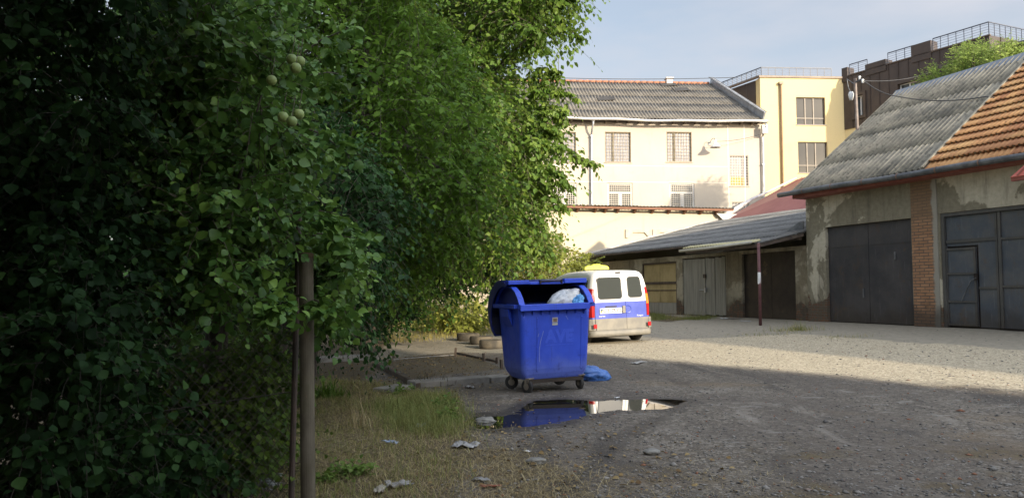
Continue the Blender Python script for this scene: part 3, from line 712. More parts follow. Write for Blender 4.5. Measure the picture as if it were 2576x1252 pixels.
c = n.mix(n.rng(n.m('ADD', z, n.m('MULTIPLY', n.noise(3, 5), -.9)), -.3, .35, .75, 0), c, (.05, .042, .034))
n.bump(n.m('ADD', n.m('MULTIPLY', bt.outputs['Fac'], -.8), n.m('MULTIPLY', f_, .5)), .7, .015)
PILB = n.done(c, .9, 0, .2)
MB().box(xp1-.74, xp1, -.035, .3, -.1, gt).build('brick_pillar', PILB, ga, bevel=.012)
# steel doors
def steel(name, c1, c2, c3):
    n = N(name); c = n.mix(n.rng(n.noise(1.1, 7, .65), .35, .65), c1, c2); c = n.mix(n.rng(n.noise(2.6, 6, .7, n.co(scale=(1, 1, .5))), .55, .72, 0, .7), c, c3)
    x, y, z = n.sep(); c = n.mix(n.rng(n.m('ADD', z, n.m('MULTIPLY', n.noise(3, 5), -.8)), -.3, .2, .6, 0), c, (.05, .04, .03))
    c = n.mix(n.rng(n.noise(38, 3, .7), .60, .72, 0, .6), c, (.12, .065, .035)); c = n.mix(n.rng(n.noise(4, 6, .7, n.co(scale=(3, 3, .3))), .55, .72, 0, .5), c, tuple(min(1, k*1.7) for k in c2)); c = n.mix(n.rng(n.noise(1.7, 6, .7), .60, .68, 0, .55), c, (.10, .065, .04))
    n.bump(n.noise(3, 4), .3, .02); return n.done(c, n.rng(n.noise(4, 5), .3, .7, .38, .62), .15, .3)
ST1 = steel('dark_steel_door', (.042, .042, .046), (.068, .064, .064), (.075, .05, .038))
ST2 = steel('blue_grey_steel_gate', (.075, .088, .105), (.115, .118, .118), (.12, .09, .06))
STF = steel('gate_frame_steel', (.075, .075, .072), (.10, .095, .085), (.07, .05, .035))
BLKD = steel('near_black_door', (.018, .014, .013), (.030, .022, .019), (.024, .018, .015))
xm = (xd0+xd1)/2
m = MB(); m.box(xd0+.01, xm-.008, .10, .14, .03, zd1-.01); ob = m.build('door_leaf', ST1, ga)
MB().box(xm-.22, xm-.18, .07, .099, .72, .98).build('handle', DKGALV, ob)
m = MB(); m.box(xm+.008, xd1-.01, .10, .14, .03, zd1-.01); ob = m.build('door_leaf', ST1, ga)
MB().box(xm+.85, xm+.90, .07, .099, 1.75, 1.95).build('handle', DKGALV, ob)
MB().box(xd0, xd1, .145, .18, 0, zd1).build('door_backing', BLKD, ga)
m = MB(); m.box(xd0+.01, xd1-.01, .088, .099, zd1-.62, zd1-.605); m.build('door_seam', ST1, ga)
# right gate: frame, two leaves, wicket
xs_ = gx_(2510); xw0, xw1 = gx_(2376), gx_(2452); zw1 = 1.95
m = MB(); m.box(xg0+.01, xg0+.09, .02, .12, 0, 2.82); m.box(xg0+.09, xg1, .02, .12, 2.74, 2.82); m.build('gate_frame', STF, ga)
zb = 2.12
m = MB()
m.box(xg0+.10, xs_-.02, .09, .12, zb+.04, 2.73); m.box(xw1+.05, xs_-.02, .09, .12, .04, zb-.04); m.box(xg0+.10, xw0-.03, .09, .12, .04, zb-.04)
m.box(xw0-.03, xw1+.05, .09, .12, zw1+.05, zb-.04)
ob = m.build('gate_leaf', ST2, ga)
m = MB(); m.box(xg0+.10, xs_-.02, .055, .0885, zb-.04, zb+.04); m.box(xs_-.07, xs_-.02, .055, .0885, .04, zb-.04); m.box(xs_-.07, xs_-.02, .055, .0885, zb+.04, 2.73); m.box(xw1+.05, xs_-.07, .06, .0885, .95, 1.0); m.build('leaf_rail', STF, ob)
m = MB(); m.box(xw0, xw1, .08, .11, .06, zw1); wk = m.build('wicket_door', ST2, ga)
m = MB(); 
for za, zb_ in ((.06, .11), (.62, .67), (1.30, 1.35), (zw1-.05, zw1)): m.box(xw0+.05, xw1-.05, .045, .0795, za, zb_)
m.box(xw0, xw0+.05, .045, .0795, .06, zw1); m.box(xw1-.05, xw1, .045, .0795, .06, zw1); m.build('wicket_frame', STF, wk)
MB().tube([(xw1-.38, .03, .66), (xw1-.12, .02, 1.14), (xw1+.03, .02, 1.22)], .013, 6).build('locking_bar', DKGALV, wk)
MB().box(xw1-.03, xw1+.06, .01, .044, 1.16, 1.32).build('lock', BLKD, wk)
m = MB(); m.box(xs_, xs_+2.0, .09, .12, .04, 2.73); ob = m.build('gate_leaf', ST2, ga)
m = MB(); m.box(xs_, xs_+.07, .05, .0885, .04, 2.73)
for za in (.98, 2.08): m.box(xs_+.07, xs_+2.0, .055, .0885, za, za+.05)
m.build('leaf_rail', STF, ob)
MB().box(xg0, xg1, .125, .16, -.05, 2.8).build('gate_backing', BLKD, ga)
# roof: asbestos left, clay tiles right
es = Vector((0, yr+.5, zr-zeave)); SL = es.length; es.normalize()
xsp0 = GA.loc(2312, 420, -.5)[0]; xsp1 = GA.loc(2590, 158, yr)[0]
print('split', xsp0, xsp1)
xsp = xsp0 + .1
corrugated('asbestos_roof', ga, ROOFL, (xeL, -.5, zeave), (1, 0, 0), es, xsp-xeL+.02, SL, .177, .042, 4, .004, seed=12, jit=.0015, per=10, thick=.005)
n = N('clay_tiles'); t = n.attr('tint'); c = n.mix(n.rng(t, 0, 1, smooth=False), (.36, .17, .085), (.58, .32, .14))
c = n.mix(n.rng(n.noise(1.1, 6, .6), .45, .62, 0, .6), c, (.62, .40, .18)); c = n.mix(n.rng(n.noise(9, 5, .7), .55, .75, 0, .7), c, (.17, .07, .04))
n.bump(n.noise(50, 4), .3, .006); TILE = n.done(c, .85, 0, .2)
corrugated('tile_roof', ga, TILE, (xsp+.03, -.5, zeave), (1, 0, 0), es, xR-xsp, SL, .13, .018, int(SL/.36), .075, seed=13, jit=.003, sheet=.26, per=6, thick=.015)
m = MB(); q0 = Vector((xsp+.0, -.52, zeave+.085)); m.bar(q0, q0+es*(SL-.05), .06, .035); m.build('roof_joint_strip', simple('pale_joint', (.32, .28, .2), (.42, .37, .27), 4), ga)
m = MB(); m.prism([(xeL-.02, yr-.30, zr-.18), (xeL-.02, yr, zr+.11), (xeL-.02, yr+.3, zr-.15), (xeL-.02, yr, zr+.085)], (xR-xeL, 0, 0)); m.build('ridge_flashing', simple('ridge_sheet', (.17, .20, .24), (.22, .25, .29), 2, .45, .3), ga)
m = MB(); m.quad((xeL, yr, zr-.02), (xR, yr, zr-.02), (xR, 2*yr+.5, zeave), (xeL, 2*yr+.5, zeave)); m.build('roof_back', ROOFL, ga)
m = MB(); m.prism([(xeL+.03, -.48, zeave-.03), (xeL+.03, yr, zr-.06), (xeL+.03, yr, zr-.2), (xeL+.03, -.48, zeave-.15)], (.03, 0, 0)); m.build('barge_board', WOODB, ga)
REDB = simple('oxide_red_board', (.20, .055, .04), (.27, .09, .06), 4, .7, 0, .2)
m = MB(); m.box(xeL+.02, xR, -.46, -.44, zeave-.17, zeave-.02); m.box(xeL+.02, xR, -.439, -.001, zeave-.165, zeave-.145); m.build('fascia', REDB, ga)
gp = [(x_, -.58, zeave+.0+.012*math.sin(x_*1.3)-.012*x_) for x_ in np.arange(xeL-.45, xR, .5)]
gu = MB().tube(gp, .075, 10).build('gutter', DKGALV, ga, smooth=True)
RB_ = simple('rusty_bracket', (.16, .09, .06), (.2, .13, .1), 6)
for x_ in np.arange(xeL+.6, 7.6, 1.1): MB().lathe([(.082, -.02), (.088, 0), (.082, .02)], (x_, -.58, zeave-.012*x_+.012*math.sin(x_*1.3)), 'x', 12).build('bracket', RB_, gu)

# small red awning at the right edge
ax0 = GA.loc(2541, 437, -1.0)[0]; az0 = GA.loc(2541, 440, -1.0)[1]; 
aw = empty('awning', mat=GA.M, label='small red profiled metal awning at the garage row, far right', cat='awning')
m = MB(); m.quad((ax0, -1.0, az0-.05), (ax0+2, -1.0, az0-.05), (ax0+2, -.62, az0+.5), (ax0+.45, -.62, az0+.5))
ob = m.build('sheet', simple('red_sheet', (.42, .09, .06), (.5, .13, .09), 2, .5), aw); ob.modifiers.new('s', 'SOLIDIFY').thickness = .03
m = MB(); 
for k in range(6): m.bar((ax0+.15+k*.3, -1.0, az0-.03), (ax0+.45+k*.3, -.62, az0+.52), .03, .03)
m.box(ax0, ax0+2, -.98, -.9, az0-.14, az0-.06); m.bar((ax0+1.5, -.95, az0-.1), (ax0+1.5, 0, az0-.1), .06, .06); m.build('frame', REDB, aw)

# ------------------------------------------------------------------ shed row
sh = empty('shed', mat=GA.M, label='long low shed of patched plaster and plank doors under grey corrugated roof', cat='shed')
PL_S = concrete_plaster('shed_plaster', (.24, .205, .14), (.38, .34, .25), (.08, .068, .05), brickz=.42, peel_lo=.50, peel_hi=.56)
SY = .15
sx = lambda px: GA.loc(px, 700, SY)[0]
x_l = sx(1500); segs = dict(y0=sx(1616), y1=sx(1702), w0=sx(1717), w1=sx(1826), b0=sx(1867), b1=sx(2001))
print('shed', x_l, segs)
st_ = 2.75
def shed_top(x): return 2.30
m = MB(); facade(m, x_l, -.0, -.05, 2.32, [(segs['y0'], segs['y1'], -1, 2.12), (segs['w0'], segs['w1'], -1, 2.2), (segs['b0'], segs['b1'], -1, 2.2)], .25, y=SY)
m.quad((x_l, 6, -.05), (x_l, SY, -.05), (x_l, SY, 2.32), (x_l, 6, 3.6)); m.build('wall', PL_S, sh)
YW = simple('yellowed_plywood', (.26, .20, .085), (.36, .28, .13), 2.5, .75, 0, .2, vs=(1, 1, .6))
PLANK = simple('grey_weathered_plank', (.20, .19, .155), (.28, .265, .22), 2, .85, 0, .3, vs=(9, 1, .5))
DKW = simple('dark_rail_wood', (.05, .035, .025), (.09, .065, .045), 6, .8)
# first bay: filled doorway
m = MB(); a0, b0 = sx(1533), sx(1590); m.box(a0, b0, SY-.03, SY-.003, .05, 1.95); dd = m.build('door', simple('faded_green_door', (.20, .19, .12), (.27, .25, .16), 3), sh)
# yellow double door
m = MB(); a0, b0 = segs['y0'], segs['y1']; mid = (a0+b0)/2
for u0, u1 in ((a0+.04, mid-.01), (mid+.01, b0-.04)):
    m = MB(); m.box(u0, u1, SY+.06, SY+.10, .48, 2.05); lf = m.build('door_leaf', YW, sh)
    m = MB(); m.box(u0, u1, SY+.03, SY+.10, .03, .47); m.build('kick_board', PLANK, lf)
    m = MB(); m.box(u0, u1, SY+.03, SY+.058, 1.22, 1.32); m.box(u0, u1, SY+.04, SY+.058, .95, .99); m.build('rail', DKW, lf)
m = MB(); m.box(a0, a0+.04, SY, SY+.1, 0, 2.1); m.box(b0-.04, b0, SY, SY+.1, 0, 2.1); m.box(a0+.04, b0-.04, SY, SY+.1, 2.05, 2.1); m.build('door_frame', DKW, sh)
# plank door: narrow leaf, ajar leaf of planks
a0, b0 = segs['w0'], segs['w1']; xm_ = sx(1758)
m = MB(); m.box(a0+.02, xm_-.05, SY+.04, SY+.08, .04, 2.15); m.build('door_leaf', PLANK, sh)
m = MB(); nx_ = 8; rs = random.Random(4)
for k in range(nx_):
    u0 = xm_+.04+(b0-xm_-.05)*k/nx_; u1 = xm_+.04+(b0-xm_-.05)*(k+1)/nx_; yy = SY-.02+rs.uniform(-.012, .012)
    m.box(u0+.006, u1-.006, yy, yy+.03, .03+rs.uniform(0, .05), 2.14+rs.uniform(-.03, .03))
pd_ = m.build('door_leaf', PLANK, sh)
m = MB(); m.box(xm_+.35, xm_+.50, SY-.07, SY-.035, 1.42, 1.56); m.build('lock', BLKD, pd_)
m = MB(); m.tube([(xm_+.12, SY-.07, .98), (xm_+.55, SY-.07, .98)], .015, 6); m.box(xm_+.46, xm_+.53, SY-.1, SY-.04, .88, 1.06); m.build('handle', GALV, pd_)
m = MB(); m.box(a0, b0, SY+.12, SY+.15, 0, 2.2); m.build('door_backing', BLKD, sh)
# dark door
a0, b0 = segs['b0'], segs['b1']; mid = (a0+b0)/2+.1
m = MB(); m.box(a0+.02, mid-.006, SY+.08, SY+.12, .03, 2.18); m.build('door_leaf', BLKD, sh)
m = MB(); m.box(mid+.006, b0-.02, SY+.08, SY+.12, .03, 2.18); m.build('door_leaf', BLKD, sh)
m = MB(); m.box(a0, b0, SY+.13, SY+.16, 0, 2.2); m.build('door_backing', BLKD, sh)
# roof
z_a = GA.loc(1490, 637, -.35)[1]; z_b = GA.loc(1715, 628, -.35)[1]; z_c = GA.loc(1720, 634, -1.25)[1]; z_d = GA.loc(2030, 607, -1.25)[1]
print('shed eave z', z_a, z_b, 'front', z_c, z_d, 'x', GA.loc(1720, 634, -1.25)[0], GA.loc(2030, 607, -1.25)[0])
zE = (z_a+z_b)/2
# annex line in garage coordinates
Minv = GA.M.inverted()
p0 = Minv @ (A.M @ Vector((8, -.05, 0))); p1 = Minv @ (A.M @ Vector((20, -.05, 0)))
def annex_x(yv): t = (yv-p0.y)/(p1.y-p0.y); return p0.x+(p1.x-p0.x)*t
yb_ = 6.2; zB = (Minv @ P(1812, 559, 36.9)).z; 
k_ = (zB-zE)/(yb_+.35)
print('annex x at eave/back', annex_x(-.35), annex_x(yb_), 'slope', k_, 'zB', zB, (Minv @ P(1812, 559, 36.9)))
es = Vector((0, 1, k_)).normalized(); xl0 = annex_x(-.35)
SLs = (yb_+.35)*math.hypot(1, k_)
XL = min(xl0, annex_x(yb_))-.1
xcut = GA.loc(1720, 634, -.35)[0]
corrugated('roof', sh, ROOFS, (XL, -.35, zE), (1, 0, 0), es, -XL+.02, SLs, .15, .028, 6, .008, xl=lambda s: annex_x(-.35+s/math.hypot(1, k_))-XL, seed=21, jit=.006, per=8)
# forward part of the roof over the two right doors
xf0 = GA.loc(1722, 634, -1.25)[0]; xf1 = .35
zF = zE - k_*.9
xA = GA.loc(1910, 630, -1.25)[0]
corrugated('front_roof', sh, ROOFS, (xf0+.02, -1.25, zF), (1, 0, 0), es, xA-xf0, 1.1, .15, .02, 1, .0, seed=22)
m = MB(); m.prism([(xA+.02, -1.22, zF+.02), (.03, -.12, zE+.10), (xA+.02, -.12, zE+.10)], (0, 0, .03)); m.build('corner_sheet', ROOFS, sh)
YSHEET = simple('yellowed_sheet', (.50, .45, .24), (.42, .38, .22), 4, .7)
corrugated('yellow_sheet', sh, YSHEET, (xf0, -1.35, zF+.03), (1, 0, 0), es, GA.loc(1895, 628, -1.3)[0]-xf0, .38, .15, .028, 1, 0, seed=23)
m = MB(); m.bar((xf0+.1, -1.24, zF-.07), (xA, -1.24, zF-.06), .07, .10); m.bar((xA+.02, -1.22, zF-.05), (.03, -.14, zE+.02), .06, .10); m.bar((xf0+.1, -.2, zE-.1), (-.03, -.2, zE-.08), .07, .12)
for k in range(8): x_ = xf0+.3+k*(xA-xf0-.4)/7; m.bar((x_, -1.2, zF-.04), (x_, .1, zE+.03), .05, .08)
m.quad((xf0+.05, -1.2, zF-.012), (xA, -1.2, zF-.012), (xA, .1, zE+.05), (xf0+.05, .1, zE+.05))
m.build('roof_timber', DKW, sh)
MB().tube([(xf0-.05, -1.42, zF-.02), (xf0+1.5, -1.42, zF-.01), (GA.loc(1890, 628, -1.42)[0], -1.42, zF+.05)], .045, 8).build('gutter', simple('pale_gutter', (.42, .40, .33), (.50, .48, .40), 4), sh, smooth=True)
m = MB(); m.tube([(x_, -.42, zE-.04+.01*math.sin(3*x_)) for x_ in np.arange(xl0+.2, xf0, .8)], .03, 6); m.build('eave_pipe', DKW, sh)
m = MB(); m.prism([(-.55, -.30, zE+.14), (-.0, -.12, zE+.18), (-.0, -.12, zE+.44), (-.16, -.16, zE+.40)], (0, .03, 0)); m.build('bent_flashing', DKGALV, sh)
# mortar fillet along the wall
m = MB()
q = [(annex_x(yy)+.06, yy, zE+k_*(yy+.35)+.07+.02*math.sin(yy*5)) for yy in np.arange(-.3, yb_+.3, .35)]
m.tube(q, [.07+.03*math.sin(i*2.3) for i in range(len(q))], 6); m.build('mortar_fillet', simple('pale_mortar', (.5, .47, .43), (.38, .35, .32), 9), sh)
# debris on the roof (leaves and bits caught at the sheet ends)
pp = G(1913, 818); pl = Minv @ pp; pl.z = 0
zt = zF - .05
m = MB(); m.tube([(pl.x, pl.y, -.1), (pl.x, pl.y, zt*.45), (pl.x-.03, pl.y+.01, zt)], .045, 10); po = m.build('canopy_post', simple('maroon_post', (.10, .035, .04), (.14, .06, .055), 5, .6), sh, smooth=True)
m = MB(); m.lathe([(.048, 0), (.050, .04), (.047, .3), (.046, .34)], (pl.x-.008, pl.y, 1.12), 'z', 10); m.build('paper_notice', WHITEP, po)

# ------------------------------------------------------------------ red roof behind
rr = empty('red_roof_building', loc=(0, 0, 0), label='maroon metal hipped roof rising behind the corrugated shed', cat='building')
E0 = P(1812, 557, 37.2); E1 = P(2120, 531, 27.5); R0 = P(2003, 452, 40.5); R1 = P(2240, 380, 31)
m = MB(); m.quad(E0, E1, R1, R0)
ob = m.build('roof', simple('maroon_sheet', (.22, .055, .055), (.27, .08, .075), 1.2, .5, 0, .1), rr); ob.modifiers.new('s', 'SOLIDIFY').thickness = .04
m = MB()
for k in range(1, 12): a_ = E0.lerp(E1, k/12); b_ = R0.lerp(R1, k/12); m.bar(a_+Vector((0, 0, .03)), b_+Vector((0, 0, .03)), .02, .03)
m.build('seam', simple('maroon_seam', (.19, .05, .05), (.24, .07, .065), 1.2, .5), rr)
m = MB(); m.quad(E0-Vector((0, 0, .1)), E1-Vector((0, 0, .1)), Vector((E1.x, E1.y, .5)), Vector((E0.x, E0.y, .5))); m.quad(R0, R1, Vector((R1.x, R1.y, .5)), Vector((R0.x, R0.y, .5)))
m.quad(E0-Vector((0, 0, .1)), R0-Vector((0, 0, .1)), Vector((R0.x, R0.y, .5)), Vector((E0.x, E0.y, .5))); m.build('wall', GREYW, rr)
m = MB(); W_ = [E0+Vector((-.1, -.1, .15)), E0.lerp(R0, .18)+Vector((-.05, 0, .16)), E0.lerp(R0, .42)+Vector((-.12, 0, .2)), E0.lerp(R0, .62)+Vector((-.05, 0, .14)), R0+Vector((0, 0, .1))]
m.tube(W_, [.16, .13, .09, .07, .05], 7); m.build('verge_flashing', simple('white_flashing', (.5, .49, .46), (.6, .58, .55), 3, .5), rr, smooth=True)
m = MB(); q = E0+Vector((-.35, -.6, .35)); m.prism([q, q+Vector((1.4, .1, -.05)), q+Vector((.95, .1, -.42)), q+Vector((.45, .0, -.45))], (0, .35, .05)); m.build('valley_tray', simple('tray', (.5, .49, .46), (.42, .41, .39), 3, .5), rr)

# ------------------------------------------------------------------ mast and wires
ym = min(np.arange(-.4, yr, .01), key=lambda q: abs(GA.loc(2157, 345, q)[0]-xeL-.05))
mz0 = GA.loc(2157, 345, ym)[1]; mt_ = GA.loc(2151, 198, ym); 
ms = empty('utility_mast', mat=GA.M, label='thin steel mast with insulators standing on the garage roof verge', cat='mast')
m = MB(); m.tube([(xeL+.06, ym, mz0-.3), (mt_[0], ym, mt_[1])], [.055, .045], 8); m.build('pole', simple('mast_paint', (.16, .12, .10), (.22, .18, .16), 5, .6), ms)
m = MB(); zz = mt_[1]; m.bar((mt_[0]-.05, ym, zz-.12), (mt_[0]+.3, ym, zz-.1), .04, .04); m.build('cross_arm', DKGALV, ms)
for dx, dz in ((.18, .02), (.30, -.12)): MB().lathe([(0, .06), (.035, .06), (.045, .02), (.03, 0), (.045, -.02), (.02, -.06)], (mt_[0]+dx, ym, zz+dz-.05), n=10).build('insulator', WHITEP, ms, smooth=True)
cz = GA.loc(2141, 242, ym); MB().lathe([(0, .15), (.06, .14), (.09, .05), (.07, -.05), (.05, -.13), (.0, -.15)], (cz[0], ym, cz[1]), n=12).build('meter_box', WHITEP, ms, smooth=True)
MB().tube([(mt_[0], ym, zz-.2), (cz[0]-.15, ym, cz[1]+.6), (cz[0]-.1, ym, cz[1]+.3), (cz[0], ym, cz[1]+.1)], .015, 5).build('cable', DKGALV, ms)
def wire(name, pts, label, sag=.3, r=.012):
    m = MB(); out = []
    for a_, b_ in zip(pts[:-1], pts[1:]):
        a_ = Vector(a_); b_ = Vector(b_)
        for k in range(12): t = k/12; out.append(a_.lerp(b_, t)-Vector((0, 0, 4*sag*t*(1-t))))
    out.append(Vector(pts[-1])); m.tube(out, r, 4); tag(m.build(name, simple(name+label[:6], (.05, .05, .055), (.07, .07, .07), 3)), label, 'cable')
top_m = GA.M @ Vector((mt_[0]+.2, ym, zz-.02))
wire('overhead_wire', [P(1395, 196, 47), P(1850, 195, 47)], 'overhead wire above the cream house ridge from the antenna to the yellow block', .1, .02)
wire('service_cable', [top_m, P(2260, 243, 22.0), P(2480, 243, 19.3), P(2600, 224, 18)], 'black service cable sagging from the mast across the garage roof', .12, .016)
wire('overhead_wire', [top_m+Vector((0, 0, -.1)), P(2340, 182, 33)], 'thin wire from the mast to the brown block behind', .15, .012)
la = W.M @ Vector((lx+.1, -.7, lz+.0)); lb = W.M @ Vector((wx1-.1, -.3, W.loc(1920, 338)[1]))
wire('lamp_cable', [la, lb], 'cable from the enamel wall lamp to the right corner pipe of the cream house', .12, .012)

# ------------------------------------------------------------------ unseen building inferred from the yard shadow edge, placed and stepped for its shade
sx_, sy_ = -math.sin(R(SUN_AZ)), -math.cos(R(SUN_AZ)); wxv = (-.809, -.588)
nb = empty('shadow_building', loc=(27.4, -20.8, 0), label='unseen plain building far behind the viewer, placed and stepped to shade the yard', cat='building')
def hp(w_, back, z_): return (wxv[0]*w_+.588*back, wxv[1]*w_-.809*back, z_)
m = MB(); m.prism([hp(0, 0, -1), hp(2.4, 0, -1), hp(2.4, 10, -1), hp(0, 10, -1)], (0, 0, 14.2)); m.prism([hp(2.41, 0, -1), hp(48, 0, -1), hp(48, 10, -1), hp(2.41, 10, -1)], (0, 0, 19.3)); m.build('wall', GREYW, nb)
n2 = empty('shadow_block', mat=GA.M, label='unseen gabled block added past the garage row to cast the yard shadow', cat='building')  # added out of view; ridge height set for the yard shadow edge
m = MB(); m.prism([(24, 0, -.6), (24, 8, -.6), (24, 8, 7), (24, 4, 10.4), (24, 0, 7)], (38, 0, 0)); m.build('wall', GREYW, n2)
# ------------------------------------------------------------------ text
def text(s, size, parent, mat, M, extrude=.001, name='lettering', align='CENTER', bold=0., sx=1.):
    cu = bpy.data.curves.new('t', 'FONT'); cu.body = s; cu.size = size; cu.extrude = extrude; cu.align_x = align; cu.align_y = 'CENTER'; cu.offset = bold
    t = bpy.data.objects.new('t', cu); C.objects.link(t)
    bpy.context.view_layer.update()
    me = bpy.data.meshes.new_from_object(t.evaluated_get(bpy.context.evaluated_depsgraph_get())); bpy.data.objects.remove(t)
    me.materials.clear(); me.materials.append(mat)
    me.transform(M @ Matrix.Scale(sx, 4, (1, 0, 0)))
    o = bpy.data.objects.new(name, me); C.objects.link(o); o.parent = parent; return o
STAND = Matrix.Rotation(PI/2, 4, 'X')        # text upright, read from -y
def tr(x, y, z): return Matrix.Translation((x, y, z))
def ground_frame(x, y, rz):                   # stands on the sloping yard
    e_ = .5; n_ = Vector((-(float(plane_z(x+e_, y))-float(plane_z(x-e_, y))), -(float(plane_z(x, y+e_))-float(plane_z(x, y-e_))), 1)).normalized()
    q = Vector((0, 0, 1)).rotation_difference(n_).to_matrix().to_4x4()
    return tr(x, y, float(ground_z(x, y))) @ q @ Matrix.Rotation(rz, 4, 'Z')

# ------------------------------------------------------------------ blue wheeled waste container
n = N('blue_plastic'); x, y, z = n.sep()
c = n.mix(n.rng(n.noise(1.6, 6, .6), .3, .7), (.028, .072, .52), (.042, .10, .64))
dust = n.rng(n.m('ADD', z, n.m('MULTIPLY', n.noise(3, 5), -.55)), -.02, .32, .45, 0); c = n.mix(dust, c, (.16, .20, .38))
scr = n.rng(n.noise(9, 5, .75, n.co(scale=(6, 6, .5), rot=(0, R(8), 0))), .70, .78, 0, .45); c = n.mix(scr, c, (.14, .20, .55)); drip = n.rng(n.noise(7, 5, .7, n.co(scale=(2.5, 2.5, .22))), .54, .70, 0, .45); c = n.mix(drip, c, (.03, .05, .24))
c = n.mix(n.rng(n.noise(4, 6, .7), .55, .75, 0, .5), c, (.014, .022, .18))
n.bump(n.noise(8, 3), .08, .02)
BLUE = n.done(c, n.rng(n.noise(5, 5), .3, .7, .32, .55), 0, .45)
BLUE_SHADE = simple('blue_plastic_shaded', (.012, .020, .15), (.017, .030, .21), 3, .4, 0, .05)  # darker copy of the blue: shade put into the lid and cheek colour
RUB = simple('black_rubber', (.018, .017, .016), (.04, .037, .033), 6, .8, 0, .3)
STEELD = simple('dirty_steel', (.22, .19, .15), (.30, .26, .20), 7, .5, .5, .1)
DARKIN = simple('bin_inner_dark', (.012, .015, .06), (.02, .02, .03), 4, .7)  # near-black tone for the inner faces of body and lid
cpos = P(1372, 940, 9.62)
CM = ground_frame(cpos.x, cpos.y, R(21)) @ Matrix.Rotation(R(-1.2), 4, 'Y') @ Matrix.Scale(.86, 4)
ct = empty('waste_container', mat=CM, label='open blue four wheeled waste container with domed lid thrown back', cat='container')
hw0, hw1 = .525, .56    # half width bottom/top
ZB, ZT = .20, 1.235     # body bottom, rim
def sect(z):            # half width, front y, back y
    t = (z-ZB)/(ZT-ZB); q = 1-(1-min(t/.16, 1))**2 if t < .16 else 1
    return (hw0+(hw1-hw0)*t)-.05*(1-q), -.38-.10*t+.04*(1-q), .36+.12*t-.16*(1-q)
def rring(z, grow=0., r=.07, n_=5):
    w_, f_, b_ = sect(z); w_ += grow; f_ -= grow; b_ += grow; out = []
    for cx, cy, q0 in ((w_-r, f_+r, -90), (w_-r, b_-r, 0), (-w_+r, b_-r, 90), (-w_+r, f_+r, 180)):
        for k in range(n_+1): q = R(q0+90*k/n_); out.append((cx+r*math.cos(q), cy+r*math.sin(q), z))
    return out
m = MB(); zs = [ZB, ZB+.03, ZB+.08, ZB+.15, .5, .8, 1.05, ZT]
rings = [[m.vert(p) for p in rring(z_)] for z_ in zs]
for a_, b_ in zip(rings[:-1], rings[1:]):
    for k in range(len(a_)): m.face([a_[k], a_[(k+1) % len(a_)], b_[(k+1) % len(a_)], b_[k]])
m.face(rings[0][::-1])
ob = m.build('body', BLUE, ct, smooth=False); sm = ob.modifiers.new('s', 'SOLIDIFY'); sm.thickness = .008; sm.offset = -1
for p_ in ob.data.polygons: p_.use_smooth = len(p_.vertices) == 4 and abs(p_.normal.x) > .02 and abs(p_.normal.y) > .02
m = MB()                                  # near-black skin just inside the body
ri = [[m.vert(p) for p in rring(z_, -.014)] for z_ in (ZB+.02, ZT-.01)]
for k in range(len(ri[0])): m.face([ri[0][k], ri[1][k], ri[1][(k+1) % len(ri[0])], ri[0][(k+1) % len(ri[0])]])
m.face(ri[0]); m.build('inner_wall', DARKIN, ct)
# rim
wT, fT, bT = sect(ZT)
m = MB(); m.box(-wT-.03, wT-.055, fT-.075, fT+.01, ZT-.02, ZT+.045); m.box(-wT-.03, wT-.055, fT-.085, fT-.0752, ZT-.045, ZT+.04)
m.build('front_rim', BLUE, ct, bevel=.008)
m = MB(); m.box(wT-.01, wT+.075, fT+.02, bT, ZT-.015, ZT+.045); m.box(-wT-.075, -wT+.01, fT+.06, bT, ZT-.015, ZT+.045); m.box(-wT, wT, bT-.01, bT+.05, ZT-.01, ZT+.046); m.build('side_rim', BLUE, ct, bevel=.008)
m = MB(); m.prism([(wT+.012, -.15, ZT-.016), (wT+.072, -.15, ZT-.016), (wT+.06, -.15, ZT-.22), (wT+.005, -.15, ZT-.28)], (0, .34, 0)); m.build('lifting_trunnion', BLUE, ct, bevel=.006); m = MB(); m.prism([(-wT-.012, -.15, ZT-.016), (-wT-.072, -.15, ZT-.016), (-wT-.06, -.15, ZT-.14), (-wT-.0, -.15, ZT-.28)][::-1], (0, .34, 0)); m.build('lifting_trunnion', BLUE, ct, bevel=.006)
for k in range(8):
    x_ = -wT+.045+k*(2*wT-.17)/7; m = MB()
    m.prism([(x_, fT-.07, ZT-.022), (x_, fT+.012, ZT-.022), (x_, fT+.022, ZT-.13)][::-1], (.014, 0, 0)); m.build('rim_gusset', BLUE, ct)
for x_, wd in ((-.30, .012), (.40, .02)):
    m = MB(); f0, f1 = sect(.32)[1], sect(1.08)[1]; m.prism([(x_, f0+.01, .30), (x_, f0-.007, .32), (x_, f1-.007, 1.08), (x_, f1+.01, 1.10)][::-1], (wd, 0, 0)); m.build('front_rib', BLUE, ct)
# side cheeks: arched top closing the sides under the lid
def cheek(sx_, name):
    m = MB(); ccy = .02; r1 = .475; pts = []
    for k in range(15):
        q = R(8+164*k/14); pts.append((sx_*(wT-.02), ccy-r1*math.cos(q), ZT+.03+.40*math.sin(q)))
    m.prism(pts if sx_ < 0 else pts[::-1], (-sx_*.016, 0, 0)); o = m.build(name, BLUE, ct)
    m = MB(); L_ = [Vector(p)+Vector((-sx_*.008, 0, .0)) for p in pts]
    for a_, b_ in zip(L_[:-1], L_[1:]): m.bar(a_, b_, .075, .02)
    m.build('cheek_flange', BLUE, o)
